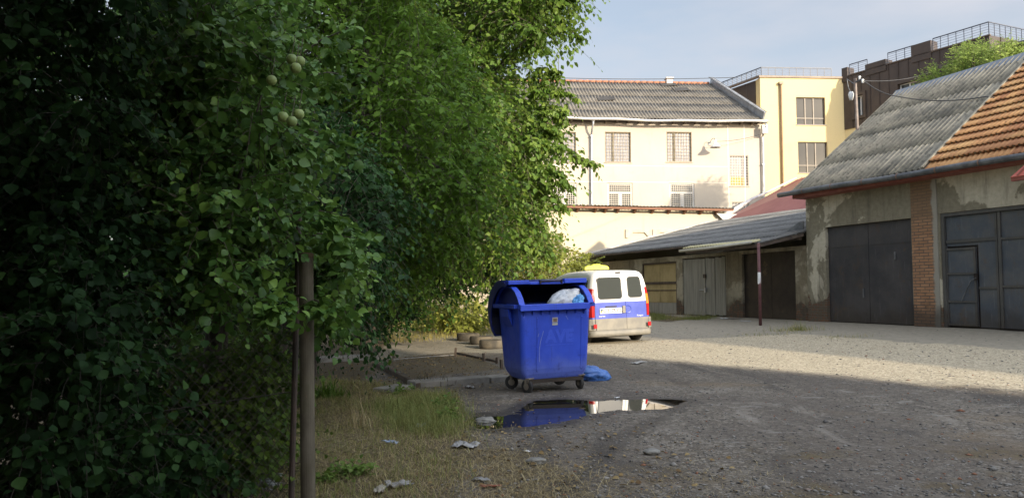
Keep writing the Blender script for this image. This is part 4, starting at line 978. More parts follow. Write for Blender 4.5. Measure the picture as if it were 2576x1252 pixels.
# cheeks are low arcs rising backwards
def cheek2(sx_):
    m = MB(); pts = [(fT-.03, ZT+.04), (fT+.03, ZT+.13), (fT+.13, ZT+.22), (fT+.27, ZT+.285), (fT+.46, ZT+.31), (fT+.70, ZT+.28), (fT+.86, ZT+.18), (bT+.03, ZT+.04)]
    x_ = sx_*(wT-.012)
    m.prism([(x_, a_, b_) for a_, b_ in (pts if sx_ < 0 else pts[::-1])], (-sx_*.016, 0, 0)); o = m.build('side_cheek', BLUE_SHADE, ct)
    m = MB()
    for (a0, b0), (a1, b1) in zip(pts[:-1], pts[1:]): m.bar((x_, a0, b0), (x_, a1, b1), .085, .018)
    m.build('cheek_flange', BLUE, o)
cheek2(-1); cheek2(1)
# lid: a barrel shell swung to the back; its lip stands on top
m = MB(); cy, cz_, r1 = .10, ZT-.06, .575; xl_ = wT+.075
angs = [R(62+ (236-62)*k/16) for k in range(17)]   # from front-top over the back and under
def lp_(q, r): return (cy-r*math.cos(q), cz_+r*math.sin(q)*.78)
prev = None
for q in angs:
    a_, b_ = lp_(q, r1); cur = [m.vert((-xl_, a_, b_)), m.vert((xl_, a_, b_))]
    if prev: m.face([prev[0], cur[0], cur[1], prev[1]])
    prev = cur
lid = m.build('lid', BLUE_SHADE, ct, smooth=True); lid.modifiers.new('s', 'SOLIDIFY').thickness = .015
m = MB(); prev = None
for q in angs:
    a_, b_ = lp_(q, r1-.022); cur = [m.vert((-xl_+.02, a_, b_)), m.vert((xl_-.02, a_, b_))]
    if prev: m.face([prev[0], prev[1], cur[1], cur[0]])
    prev = cur
m.build('lid_inner_face', DARKIN, lid, smooth=True)
for sx_ in (-1, 1):
    m = MB(); out = []; inn = []
    for k, q in enumerate(angs):
        wd = .05+.15*math.sin(PI*min(1, k/14)); a_, b_ = lp_(q, r1); c_, d_ = lp_(q, r1-wd)
        out.append((sx_*xl_, a_, b_)); inn.append((sx_*xl_, c_, d_))
    for k in range(len(out)-1):
        f4 = [out[k], out[k+1], inn[k+1], inn[k]]; m.prism(f4 if sx_ > 0 else f4[::-1], (sx_*.015, 0, 0))
    m.build('lid_side', BLUE_SHADE, lid)
a_, b_ = lp_(angs[0], r1); m = MB(); 
m.box(-xl_-.0, -.30, a_-.05, a_+.05, b_-.005, b_+.055); m.box(-.295, .26, a_-.03, a_+.04, b_-.01, b_+.03); m.box(.265, xl_, a_-.05, a_+.05, b_-.0, b_+.07); m.build('lid_lip', BLUE, lid, bevel=.01)
m = MB(); m.tube([(-.12, a_-.045, b_+.035), (.42-.2, a_-.045, b_+.04)], .012, 6); m.box(-.135, -.115, a_-.06, a_, b_, b_+.05); m.box(.21, .23, a_-.06, a_, b_, b_+.055); m.build('lid_handle', BLKD, lid)
# base frame, casters
m = MB(); m.box(-.44, .44, -.36, -.30, ZB-.055, ZB-.003); m.box(-.44, .44, .20, .26, ZB-.055, ZB-.003); m.build('base_frame', BLKD, ct)
for wx_, wy_, rot in ((-.40, -.33, 25), (.44, -.30, 0), (-.40, .28, 60), (.40, .30, 70)):
    Mw = tr(wx_, wy_, 0) @ Matrix.Rotation(R(rot), 4, 'Z')
    m = MB(); m.M = Mw; m.lathe([(.0, -.028), (.085, -.028), (.1, -.018), (.1, .018), (.085, .028), (0, .028)], (0, .03, .10), 'x', 24); wh = m.build('wheel', RUB, ct, smooth=False)
    m = MB(); m.M = Mw; m.lathe([(0, -.031), (.045, -.031), (.05, -.029)], (0, .03, .10), 'x', 16); m.lathe([(.05, .029), (.045, .031), (0, .031)], (0, .03, .10), 'x', 16); m.build('hub', STEELD, wh)
    m = MB(); m.M = Mw
    for s_ in (-1, 1): m.prism([(s_*.036, .045, .085), (s_*.036, .015, .085), (s_*.036, -.04, .20), (s_*.036, .05, .20)][::s_], (s_*.006, 0, 0))
    m.box(-.042, .042, -.04, .05, .201, .21); m.box(-.055, .055, -.055, .055, .211, .222); m.build('caster_fork', STEELD, ct)
# sticker, ghost lettering, scratches
fz = lambda z_: sect(z_)[1]-.003
tilt = math.atan(.10/(ZT-ZB))
def onfront(x_, z_, e=.003): return tr(x_, sect(z_)[1]-e, z_) @ Matrix.Rotation(PI/2+tilt, 4, 'X')
m = MB(); m.M = onfront(-.02, 1.045); m.box(-.042, .042, -.035, .035, 0, .002); stk = m.build('sticker', simple('old_label_edge', (.42, .40, .36), (.5, .48, .42), 20), ct)
m = MB(); m.M = onfront(-.02, 1.045, .0055); m.box(-.03, .03, -.03, .022, 0, .001); m.build('sticker_print', simple('faded_label', (.16, .10, .07), (.24, .17, .11), 30), stk)
m = MB(); m.M = onfront(-.02, .985); m.prism([(-.042, -.018, 0), (.042, -.014, 0), (.042, .015, 0), (-.042, .015, 0)], (0, 0, .002)); m.build('sticker', simple('torn_label', (.40, .44, .30), (.5, .5, .46), 26), ct)
GHOST = simple('worn_lettering', (.036, .090, .60), (.044, .10, .63), 7, .5)
text('AVE', .25, ct, GHOST, onfront(.055, .80, .002) @ Matrix.Identity(4), .0008, 'lettering', bold=.012)
m = MB(); m.M = onfront(.055, .685, .002); m.box(-.22, .22, -.006, .006, 0, .001); m.build('lettering_line', GHOST, ct)
m = MB(); rs = random.Random(2); SCR = simple('scratch', (.30, .36, .62), (.2, .26, .55), 9)
for (xa, za), (xb, zb2) in (((-.20, .89), (-.245, .74)), ((-.245, .74), (-.262, .62)), ((-.262, .62), (-.258, .45)), ((-.27, .86), (-.285, .81)), ((.15, 1.1), (.19, 1.04))):
    a_ = Vector((xa, sect(za)[1]-.003, za)); b_ = Vector((xb, sect(zb2)[1]-.003, zb2)); m.bar(a_, b_, .006, .002, up=(0, 1, 0))
m.build('scratch', SCR, ct)

# ------------------------------------------------------------------ bags
def blob(name, mat, M, sx_, sy_, sz_, seed, label, cat, parent=None, flat=.12, amp=.22, ridge=.12, group=None):
    rs = np.random.RandomState(seed); nu, nv = 64, 32
    U = np.linspace(0, 2*PI, nu, endpoint=False); Vv = np.linspace(-PI/2, PI/2, nv)
    uu, vv = np.meshgrid(U, Vv); X = np.cos(vv)*np.cos(uu); Y = np.cos(vv)*np.sin(uu); Z = np.sin(vv)
    d = np.ones_like(X)
    for k in range(16):
        kx, ky, kz = rs.normal(0, 1, 3)*rs.uniform(2, 8); ph = rs.uniform(0, 6.28); s = kx*X+ky*Y+kz*Z+ph
        d += (amp*np.sin(s*.4)/6 - ridge*(1-np.abs(np.sin(s)))**2.5/5)
    Vt = np.stack([X*d*sx_, Y*d*sy_, Z*d*sz_], -1)
    Vt[..., 2] = np.maximum(Vt[..., 2], -flat) 
    i = np.arange(nu*nv).reshape(nv, nu); j = np.roll(i, -1, 1)
    Fc = np.stack([i[:-1], j[:-1], j[1:], i[1:]], -1).reshape(-1, 4)
    o = np_mesh(name, Vt.reshape(-1, 3), Fc, 4, mat, parent, smooth=True); o.matrix_world = M
    if label: tag(o, label, cat, group)
    return o
BAGB = simple('blue_film', (.04, .12, .36), (.07, .18, .48), 5, .3, 0, .3, bs=12)
n = N('white_film'); n.bump(n.noise(14, 4, .6), .5, .02); BAGW = n.done(n.mix(n.rng(n.noise(4, 4), .4, .6), (.50, .53, .56), (.60, .60, .58)), .35)
b_ = G(1490, 960); blob('rubbish_bag', BAGB, tr(b_.x-.02, b_.y+.22, b_.z+.085) @ Matrix.Rotation(R(-4), 4, 'Z') @ Matrix.Rotation(R(14), 4, 'Y'), .26, .17, .135, 3, 'slumped blue plastic rubbish bag on the ground behind the container wheel', 'bag', flat=.10, ridge=.22)
blob('rubbish_bag', BAGW, CM @ tr(.27, -.20, ZT+.06) @ Matrix.Rotation(R(-16), 4, 'Y'), .29, .22, .17, 8, 'translucent white rubbish bag poking out of the open blue container', 'bag', flat=.3, ridge=.2)
blob('carrier_bag', simple('light_blue_film', (.10, .36, .72), (.16, .46, .80), 6, .3), CM @ tr(.38, -.43, ZT+.06) @ Matrix.Rotation(R(30), 4, 'Y'), .10, .07, .13, 12, 'small light blue carrier bag hanging over the container rim', 'bag', flat=.3, ridge=.6)

# ------------------------------------------------------------------ taxi van
VW = simple('white_car_paint', (.66, .66, .64), (.72, .71, .69), 2, .3, 0, 0, spec=.5)
VB = simple('blue_car_paint', (.045, .07, .36), (.07, .10, .42), 2, .32, 0, 0, spec=.5)
VG = simple('grey_bumper_plastic', (.17, .16, .14), (.24, .22, .18), 3, .6, 0, .1)
VGL = glass('car_glass', (.05, .055, .05), .03); VGL.node_tree.nodes['Principled BSDF'].inputs['IOR'].default_value = 1.9
VBK = simple('black_trim', (.015, .015, .015), (.03, .03, .03), 6, .5)
rearL = P(1489, 855, 17.45); rearR = P(1638, 855, 18.05)
ctr = (rearL+rearR)/2
VM = ground_frame(ctr.x, ctr.y, R(19)) @ Matrix.Scale(.97, 4)
van = empty('taxi_van', mat=VM, label='white and blue taxi van parked tail on in the sunlit yard', cat='van')
Hst = [(0, 1.735, .93), (.035, 1.765, .97), (.10, 1.785, 1), (.5, 1.80, 1), (1.2, 1.815, 1), (2.0, 1.79, 1), (2.45, 1.72, 1), (2.75, 1.50, 1), (3.10, 1.17, 1), (3.25, 1.09, .99), (3.6, 1.00, .97), (3.85, .86, .92), (3.98, .66, .84)]
def interp(y_, k): 
    return float(np.interp(y_, [h[0] for h in Hst], [h[k] for h in Hst]))
ZL = [.22, .34, .44, .62, .80, 1.02]
WL = [.76, .80, .815, .825, .83, .825]
def yrear(z_): return .0 if z_ < .62 else .0 + .085*max(0, (z_-1.02)/.75)**1.3*1.0
def vsec(y_):
    H = interp(y_, 1); pw = interp(y_, 2); belt = min(1.02, H-.03); out = []
    for zl, wl in zip(ZL, WL): out.append((wl*pw, zl*(belt/1.02)))
    for f, wv in ((.25, .805), (.5, .775), (.72, .74), (.86, .70), (.94, .64), (.985, .54), (1.0, .3), (1.0, 0)):
        out.append((wv*pw if H > 1.2 else (.825*pw*(1-f*.12) if f < 1 else (.5*pw if wv > .1 else 0)), belt+(H-belt)*f))
    return out
m = MB(); rings = []
for h in Hst:
    s_ = vsec(h[0]); pts = [(-a_, h[0]+(yrear(b_) if h[0] < .2 else 0), b_) for a_, b_ in s_] + [(a_, h[0]+(yrear(b_) if h[0] < .2 else 0), b_) for a_, b_ in s_[::-1][1:]]
    rings.append([m.vert(p) for p in pts])
def vmi(z_): return 0 if z_ > 1.0 else (1 if z_ > .60 else 2)
nr = len(rings[0])
for a_, b_ in zip(rings[:-1], rings[1:]):
    for k in range(nr-1):
        zc = max(m.v[a_[k]][2], m.v[a_[k+1]][2]); yy = (m.v[a_[k]][1]+m.v[b_[k]][1])/2
        mi = (0 if zc > 1.03 or (yy > 3.0 and zc > .7) else (1 if zc > .625 else 2)); m.face([a_[k], b_[k], b_[k+1], a_[k+1]], mi)
r0 = rings[0]
for k in range(nr//2):
    zc = m.v[r0[k+1]][2]; mi = 0 if zc > 1.03 else (1 if zc > .625 else 2); m.face([r0[k], r0[k+1], r0[nr-2-k], r0[nr-1-k]], mi)
m.face([q for q in rings[-1]][::-1], 2); m.face([r[0] for r in rings] + [r[-1] for r in rings][::-1], 2)
body = m.build('body', [VW, VB, VG], van, smooth=True); body.data.set_sharp_from_angle(angle=R(32))
# rear doors as raised panels
def rpt(x_, z_, off): return (x_, yrear(z_)-off, z_)
def halfw(z_): return float(np.interp(z_, ZL+[1.2, 1.39, 1.55, 1.65], [w_*.93 for w_ in WL]+[.75, .72, .69, .65]))
def rpanel(mb, xa, xb, zlist, off, mi, th=.012):
    # xa, xb functions of z
    L_ = [mb.vert(rpt(xa(z_), z_, off)) for z_ in zlist]; R_ = [mb.vert(rpt(xb(z_), z_, off)) for z_ in zlist]
    L2 = [mb.vert(rpt(xa(z_), z_, off-th)) for z_ in zlist]; R2 = [mb.vert(rpt(xb(z_), z_, off-th)) for z_ in zlist]
    for k in range(len(zlist)-1):
        q = mi((zlist[k]+zlist[k+1])/2) if callable(mi) else mi
        mb.face([L_[k], R_[k], R_[k+1], L_[k+1]], q); mb.face([L2[k], L_[k], L_[k+1], L2[k+1]], q); mb.face([R_[k], R2[k], R2[k+1], R_[k+1]], q)
    mb.face([L_[-1], R_[-1], R2[-1], L2[-1]], mi(zlist[-1]) if callable(mi) else mi); mb.face([L_[0], L2[0], R2[0], R_[0]], mi(zlist[0]) if callable(mi) else mi)
zdl = [.33, .45, .62, .8, 1.02, 1.15, 1.3, 1.45, 1.6, 1.69]
dmi = lambda z_: 0 if z_ > 1.02 else (1 if z_ > .62 else 2)
XS = .13
dl = MB(); rpanel(dl, lambda z_: -halfw(z_)+.07, lambda z_: XS-.004+(.0 if z_ > .62 else .02), zdl, .016, dmi); DL = dl.build('rear_door', [VW, VB, VG], van)
dr = MB(); rpanel(dr, lambda z_: XS+.004+(.0 if z_ > .62 else .02), lambda z_: halfw(z_)-.07, zdl, .016, dmi); DR = dr.build('rear_door', [VW, VB, VG], van)
m = MB()                                             # dark joint around the doors
def strip(mb, pts, w_=.008):
    for a_, b_ in zip(pts[:-1], pts[1:]): mb.bar(a_, b_, w_, .004, up=(0, 1, 0))
strip(m, [rpt(-halfw(z_)+.066, z_, .004) for z_ in zdl] + [rpt(halfw(z_)-.066, z_, .004) for z_ in zdl[::-1]]); strip(m, [rpt(-halfw(.33)+.066, .325, .008), rpt(halfw(.33)-.066, .325, .008)], .01); strip(m, [rpt(XS+.02, .33, .006), rpt(XS+.02, .6, .006), rpt(XS, .66, .006), rpt(XS, 1.69, .006)], .012)
m.build('door_joint', VBK, van)
def rwindow(x0, x1, z0, z1, parent, r=.07, slant=0.):
    def outline(g):
        pts = []
        for cx, cz2, q0, sl in ((x1-r, z0+r, -90, 0), (x1-r, z1-r, 0, -slant), (x0+r, z1-r, 90, max(0, -slant)), (x0+r, z0+r, 180, 0)):
            for k in range(6): q = R(q0+18*k); pts.append((cx+sl+(r+g)*math.cos(q), cz2+(r+g)*math.sin(q)))
        return pts
    m = MB(); m.poly([rpt(a_, b_, .0225) for a_, b_ in outline(0)]); gl = m.build('rear_window', VGL, parent)
    m = MB(); o1_ = outline(.012); i1_ = outline(-.002); n_ = len(o1_)
    for k in range(n_):
        k2 = (k+1) % n_; m.quad(rpt(*o1_[k], .026), rpt(*o1_[k2], .026), rpt(*i1_[k2], .026), rpt(*i1_[k], .026)); m.quad(rpt(*o1_[k], .012), rpt(*o1_[k2], .012), rpt(*o1_[k2], .026), rpt(*o1_[k], .026))
    m.build('window_seal', VBK, gl); return gl
rwindow(-.60, .04, 1.10, 1.62, DL, slant=.0); rwindow(.22, .60, 1.12, 1.62, DR, slant=.03)
m = MB(); m.M = tr(-.28, -.022, .81); m.box(-.30, .30, -.012, 0, -.065, .065); pl_ = m.build('number_plate', WHITEP, van, bevel=.005)
text('BC 5675 CO', .112, pl_, VBK, tr(-.25, -.036, .81) @ STAND, .001, 'lettering', bold=.004)
m = MB(); m.box(-.565, -.525, -.0365, -.034, .815, .86); m.build('plate_flag', simple('plate_blue', (.05, .2, .5), (.05, .2, .5)), pl_); m = MB(); m.box(-.565, -.525, -.0365, -.034, .77, .813); m.build('plate_flag', simple('plate_yellow', (.7, .6, .05), (.7, .6, .05)), pl_)
MB().box(-.42, -.12, -.04, -.016, .895, .925).build('plate_light_bar', VBK, van, bevel=.004)
m = MB(); m.box(.035, .115, -.045, -.017, .74, .92); m.build('handle_recess', VG, DL, bevel=.008)
m = MB(); m.lathe([(.075, -.004), (.095, -.010), (.105, -.004)], (XS+.06, -.016, .83), 'y', 20); m.build('door_pressing', VB, DR)
text('express', .055, DL, WHITEP, tr(-.52, -.0175, .685) @ STAND, .0008, 'badge'); text('Kangoo', .055, DR, WHITEP, tr(.52, -.0175, .665) @ STAND, .0008, 'badge')
MB().box(-.07, .07, .085-.035, .10, 1.715, 1.755).build('high_brake_light', VBK, van, bevel=.008)
REDL = simple('red_lens', (.45, .012, .015), (.36, .01, .012), 4, .2, 0, 0); AMB = simple('amber_lens', (.75, .22, .03), (.65, .18, .02), 4, .2, 0, 0)
for s_ in (-1, 1):
    m = MB(); zz = [.66, .8, .95, 1.08, 1.2, 1.3, 1.36]
    for k in range(len(zz)-1):
        def pr(z_, k_): 
            hw_ = halfw(z_); t2 = max(.25, 1-((z_-.9)/.5)**2*.5)
            return [(s_*(hw_-.05*t2-.005), yrear(z_)-.014, z_), (s_*(hw_+.012), yrear(z_)-.006, z_), (s_*(hw_/.93+.012), yrear(z_)+.10, z_)][k_]
        mi = 1 if (.80 <= zz[k] < 1.2 and s_ > 0 and zz[k] >= .94) else 0
        for j in (0, 1):
            q = [pr(zz[k], j), pr(zz[k], j+1), pr(zz[k+1], j+1), pr(zz[k+1], j)]; m.poly(q if s_ > 0 else q[::-1], mi)
    o = m.build('tail_light', [REDL, AMB], van, smooth=False); o.modifiers.new('s', 'SOLIDIFY').thickness = .02
    m = MB(); m.box(s_*.74-.045, s_*.74+.045, -.088, -.07, .40, .50); m.build('reflector', REDL, van, bevel=.01)
# bumper
m = MB(); prof = [(-.02, .55 if 0 else .335), (-.07, .33), (-.085, .27), (-.075, .19), (0, .17)]
pts = []
for xx, yy in ((-.845, .45), (-.845, .12), (-.80, .02), (-.70, -.03), (-.4, -.05), (0, -.055), (.4, -.05), (.70, -.03), (.80, .02), (.845, .12), (.845, .45)): pts.append((xx, yy))
rg = []
for xx, yy in pts: rg.append([m.vert((xx*(1-.0*k), yy+.02-d_, z_)) for k, (d_, z_) in enumerate(((0.0, .345), (.045, .335), (.06, .26), (.05, .20), (0.0, .18)))])
for a_, b_ in zip(rg[:-1], rg[1:]):
    for k in range(4): m.face([a_[k+1], b_[k+1], b_[k], a_[k]])
m.build('rear_bumper', VG, van, smooth=True).modifiers.new('s', 'SOLIDIFY').thickness = .02
for s_ in (-1, 1):      # corner uprights of the grey bumper
    m = MB(); m.prism([(s_*.735, -.035, .34), (s_*.86, .03, .34), (s_*.855, .03, .62), (s_*.75, -.02, .62)][::-s_], (0, .10, 0)); m.build('bumper_corner', VG, van, bevel=.02)
m = MB(); m.box(-.65, .65, .10, .5, .16, .24); m.tube([(-.3, .0, .20), (-.3, 0.5, .20)], .03, 8); m.build('underbody', VBK, van)
for wx_, wy_ in ((-.70, .62), (.70, .62), (-.70, 3.25), (.70, 3.25)):
    m = MB(); s_ = 1 if wx_ > 0 else -1
    m.lathe([(.20, -.085), (.27, -.09), (.295, -.07), (.30, 0), (.295, .07), (.27, .09), (.20, .085)], (wx_, wy_, .295), 'x', 30); w_ = m.build('wheel', RUB, van, smooth=True)
    m = MB(); m.lathe([(0, s_*.05), (.08, s_*.06), (.17, s_*.05), (.20, s_*.08)], (wx_, wy_, .295), 'x', 20); m.lathe([(0, -s_*.07), (.20, -s_*.075)], (wx_, wy_, .295), 'x', 20); m.build('rim', GALV, w_, smooth=True)
for s_ in (-1, 1):      # side glass, mirrors
    def spt(y_, z_, off=.006):
        sc_ = vsec(y_); return (s_*(float(np.interp(z_, [q[1] for q in sc_], [q[0] for q in sc_]))+off), y_, z_)
    for ya, yb2 in ((.22, 1.05), (1.15, 1.95), (2.0, 2.62)):
        m = MB(); zs2 = [1.09, 1.25, 1.42, 1.57]; ys2 = np.linspace(ya, yb2, 4); g_ = [[m.vert(spt(float(y_) - (0 if not (yb2 > 2.5 and y_ == ys2[-1]) else (z_-1.09)*.55), z_)) for y_ in ys2] for z_ in zs2]
        for a_, b_ in zip(g_[:-1], g_[1:]):
            for k in range(3): f4 = [a_[k], a_[k+1], b_[k+1], b_[k]]; m.face(f4 if s_ < 0 else f4)
        m.build('side_window', VGL, van).modifiers.new('s', 'SOLIDIFY').thickness = .004
    m = MB(); m.box(s_*.86-.02 if s_ > 0 else -1.0, 1.0 if s_ > 0 else -.84, 2.42, 2.50, 1.08, 1.26); m.build('wing_mirror', VBK, van, bevel=.02)
m = MB(); m.poly([(-.62, 2.52, 1.70), (.62, 2.52, 1.70), (.70, 3.06, 1.22), (-.70, 3.06, 1.22)]); m.build('windscreen', VGL, van)
m = MB(); 
prof = [(-.36, 0), (-.34, .06), (-.27, .10), (-.13, .11), (-.09, .145), (.09, .145), (.13, .11), (.27, .10), (.34, .06), (.36, 0)]
SIGN = simple('yellow_sign_plastic', (.80, .78, .05), (.85, .85, .10), 3, .4, 0, 0)
ts = empty('roof_sign', mat=VM @ tr(.02, 1.35, 1.815), label='yellow hump shaped taxi sign clipped on the van roof', cat='sign')
m.prism([(a_, -.06, b_+.03) for a_, b_ in prof[::-1]][::-1], (0, .14, 0)); m.build('body', SIGN, ts, bevel=.012)
MB().box(-.33, .33, -.05, .07, 0, .029).build('base', VBK, ts)
text('МІСЬКЕ', .045, ts, VBK, tr(0, -.062, .152) @ STAND, .001); text('3-77-00', .075, ts, VBK, tr(0, -.062, .09) @ STAND, .001)

# ------------------------------------------------------------------ yard bits
def tyre_at(px, py, r_, label, hh=.19):
    g = G(px, py); t = empty('tyre', loc=(g.x, g.y+r_, float(ground_z(g.x, g.y+r_))), rz=px, label=label, cat='tyre', group='old tyres lying by the path')
    m = MB(); m.lathe([(r_*.60, .02), (r_*.72, 0), (r_*.92, .0), (r_, .03), (r_*1.0, hh-.03), (r_*.92, hh), (r_*.72, hh), (r_*.60, hh-.02)], (0, 0, 0), 'z', 32); m.build('tread', simple('dusty_tyre%d' % px, (.045, .04, .032), (.12, .10, .07), 3, .85), t, smooth=True)
    m = MB(); m.lathe([(r_*.595, hh-.03), (r_*.5, hh-.06), (r_*.48, .04)], (0, 0, 0), 'z', 24); m.build('inner_bead', RUB, t, smooth=True)
tyre_at(1176, 858, .30, 'dusty old tyre lying furthest left by the sunlit shrubs'); tyre_at(1210, 867, .29, 'old tyre lying in the middle of the three')
tyre_at(1236, 878, .28, 'dark old tyre lying closest to the blue container')
CONC = simple('kerb_concrete', (.17, .16, .14), (.25, .235, .205), 5, .9, 0, .5, bs=40)
def slab(name, px0, py0, px1, py1, wd, h, label, cat, mat=CONC, lift=-.02):
    a_ = G(px0, py0); b_ = G(px1, py1); d = (b_-a_); L_ = Vector((d.x, d.y, 0)).length
    o = MB().box(0, L_, 0, wd, 0, h).build(name, mat, None, bevel=.012); 
    o.matrix_world = tr(a_.x, a_.y, a_.z+lift) @ Vector((1, 0, 0)).rotation_difference(d.normalized()).to_matrix().to_4x4(); return tag(o, label, cat)
slab('kerb_slab', 1045, 976, 1232, 962, .30, .10, 'long pale concrete kerb slab left of the container wheels', 'kerb')
slab('kerb_slab', 1236, 962, 1290, 957, .32, .09, 'short concrete slab running under the container back wheel', 'kerb')
slab('kerb_slab', 985, 988, 1042, 977, .30, .07, 'low cracked slab at the foot of the dark rail', 'kerb')
slab('concrete_block', 1340, 952, 1386, 950, .25, .09, 'flat concrete block seen under the container', 'block')
slab('path_edging', 800, 912, 955, 903, .45, .10, 'worn concrete slab below the hanging shrub', 'slab')
slab('dark_rail', 946, 922, 1046, 976, .07, .09, 'dark steel rail lying diagonally from the shrub to the kerb', 'rail', DKW)
def peg(px, py, h, w_=.04):
    g = G(px, py); o = MB().box(-w_/2, w_/2, -w_/2, w_/2, -.05, h).build('peg', DKW, None, bevel=.004); o.location = g; o.rotation_euler = (R(4), R(px % 7-3), px); return o
for (px, py, h, lb) in ((1145, 896, .17, 'wooden peg at the back corner of the soil bed'), (1218, 908, .15, 'wooden peg midway along the right side of the bed'), (1250, 915, .12, 'short peg beside the end board of the bed'), (990, 900, .11, 'small peg at the left back corner of the soil bed'), (1262, 928, .16, 'peg nearest the container left side')):
    tag(peg(px, py, h), lb, 'peg', 'pegs around the soil bed')
slab('bed_board', 1148, 890, 1250, 912, .03, .06, 'thin edging board along the right side of the soil bed', 'board', DKW)
slab('bed_board', 990, 905, 1145, 893, .04, .04, 'thin edging board along the back of the soil bed', 'board', CONC)
# flat litter
def litter(name, px, py, w_, l_, mat, label, cat, seed, crum=.03, group=None):
    g = G(px, py); rs = np.random.RandomState(seed); n_ = 7; X, Y = np.meshgrid(np.linspace(-.5, .5, n_), np.linspace(-.5, .5, n_))
    Z = rs.uniform(0, crum, X.shape) + .008; X = X*w_*(1+.35*np.abs(Y))+rs.normal(0, w_*.05, X.shape); Y = Y*l_+rs.normal(0, l_*.05, X.shape)
    i = np.arange(n_*n_).reshape(n_, n_); Fc = np.stack([i[:-1, :-1], i[:-1, 1:], i[1:, 1:], i[1:, :-1]], -1).reshape(-1, 4)
    o = np_mesh(name, np.stack([X, Y, Z], -1).reshape(-1, 3), Fc, 4, mat, None); o.location = g; o.rotation_euler = (0, 0, seed*1.3)
    o.modifiers.new('s', 'SOLIDIFY').thickness = .003; return tag(o, label, cat, group)
n = N('crumpled_print'); n.bump(n.noise(30, 3), .4, .01); PAPER = n.done(n.mix(n.rng(n.noise(18, 3, .6, n.co(scale=(1, 3, 1))), .48, .56, 0, .7), (.36, .355, .34), (.10, .10, .11)), .7)
litter('wrapper', 1172, 1122, .17, .20, PAPER, 'crumpled white printed wrapper between the grass and the puddle', 'litter', 1, .025)
litter('wrapper', 982, 1116, .12, .05, simple('blue_white_wrap', (.45, .5, .55), (.05, .18, .5), 20, .4), 'small blue and white wrapper lying in the grass', 'litter', 2)
litter('wrapper', 1062, 1076, .10, .06, simple('grey_wrap', (.28, .30, .34), (.18, .2, .24), 20, .5), 'grey scrap of film at the back of the grass', 'litter', 3, .04)
litter('wrapper', 1182, 976, .14, .10, PAPER, 'pale crumpled scrap behind the puddle near the kerb', 'litter', 4, .03)
litter('wrapper', 1002, 1226, .15, .08, simple('clear_wrap', (.35, .34, .32), (.22, .21, .2), 12, .3), 'dirty clear film low in the front grass', 'litter', 5, .04)
litter('wrapper', 955, 1240, .14, .06, simple('beige_wrap', (.34, .31, .25), (.25, .23, .18), 12, .6), 'beige paper scrap at the front edge of the grass', 'litter', 6, .04)
litter('wrapper', 1210, 1210, .10, .05, simple('dull_wrap', (.30, .30, .30), (.2, .2, .2), 12, .5), 'dull foil scrap on the front dirt', 'litter', 7, .02)
litter('paper_scrap', 1608, 912, .42, .14, simple('grey_card', (.30, .29, .27), (.38, .37, .34), 6, .7), 'flat grey card piece on the gravel right of the container', 'litter', 8, .012)
litter('paper_scrap', 1875, 868-60, .35, .10, simple('white_card', (.5, .5, .48), (.42, .42, .4), 6, .7), 'white scrap near the foot of the maroon canopy post', 'litter', 9, .02)
litter('paper_scrap', 1848, 802, .55, .12, simple('dark_card', (.12, .11, .1), (.2, .18, .16), 6, .7), 'dark flattened board by the plank door', 'litter', 10, .02)
litter('paper_scrap', 1326, 1137, .05, .03, WHITEP, 'tiny white chip on the bare ground below the puddle', 'litter', 14, .01)
litter('paper_scrap', 1552, 1001, .06, .03, WHITEP, 'tiny white chip just behind the puddle', 'litter', 15, .01)
litter('paper_scrap', 1822, 803, .30, .12, simple('white_card2', (.5, .5, .48), (.42, .42, .4), 6, .7), 'crumpled pale paper below the plank door', 'litter', 16, .06)
litter('brick_shard', 1235, 1226, .12, .04, simple('brick_chip', (.26, .09, .05), (.2, .08, .05), 9), 'reddish clay sliver on the front dirt', 'litter', 17, .015)
# rock in the puddle
for px, py, s_, lb in ((1222, 1064, .075, 'rounded pale stone sitting in the left end of the puddle'), (1640, 1142, .045, 'flat grey stone on the bare yard right below the puddle'), (1350, 1165, .05, 'dark stone lump in the brown dirt')):
    g = G(px, py); o = blob('stone', simple('st%d' % px, (.15, .145, .13), (.24, .23, .2), 9), tr(g.x, g.y, g.z+.02), s_*1.4, s_, s_*.6, px, lb, 'stone', flat=.03, ridge=.1)
# ------------------------------------------------------------------ foliage
def unit(v): return v/np.maximum(np.linalg.norm(v, axis=-1, keepdims=True), 1e-9)
TEMPL = {
 'big': (np.array([(0,0,0),(0,.25,.0),(0,.55,-.02),(0,.8,-.08),(0,1,-.2),(-.36,.22,.09),(-.47,.5,.10),(-.27,.8,.0),(.36,.22,.09),(.47,.5,.10),(.27,.8,.0)]),
         [(0,1,5,5),(1,2,6,5),(2,3,7,6),(3,4,7,7),(0,8,1,1),(1,8,9,2),(2,9,10,3),(3,10,4,4)]),
 'mid': (np.array([(0,0,0),(-.36,.35,.08),(-.26,.7,.04),(0,1,-.1),(.26,.7,.04),(.36,.35,.08)]), [(0,3,2,1),(0,5,4,3)]),
 'lobed': (np.array([(0,0,0),(-.48,.12,.06),(-.34,.40,.03),(-.50,.62,.08),(-.16,.66,0),(0,1,-.12),(.16,.66,0),(.50,.62,.08),(.34,.40,.03),(.48,.12,.06),(0,.4,-.02)]),
         [(0,10,2,1),(10,4,3,2),(10,5,4,4),(10,6,5,5),(10,8,7,6),(0,9,8,10)]),
}
def tri_fix(fs):
    return fs
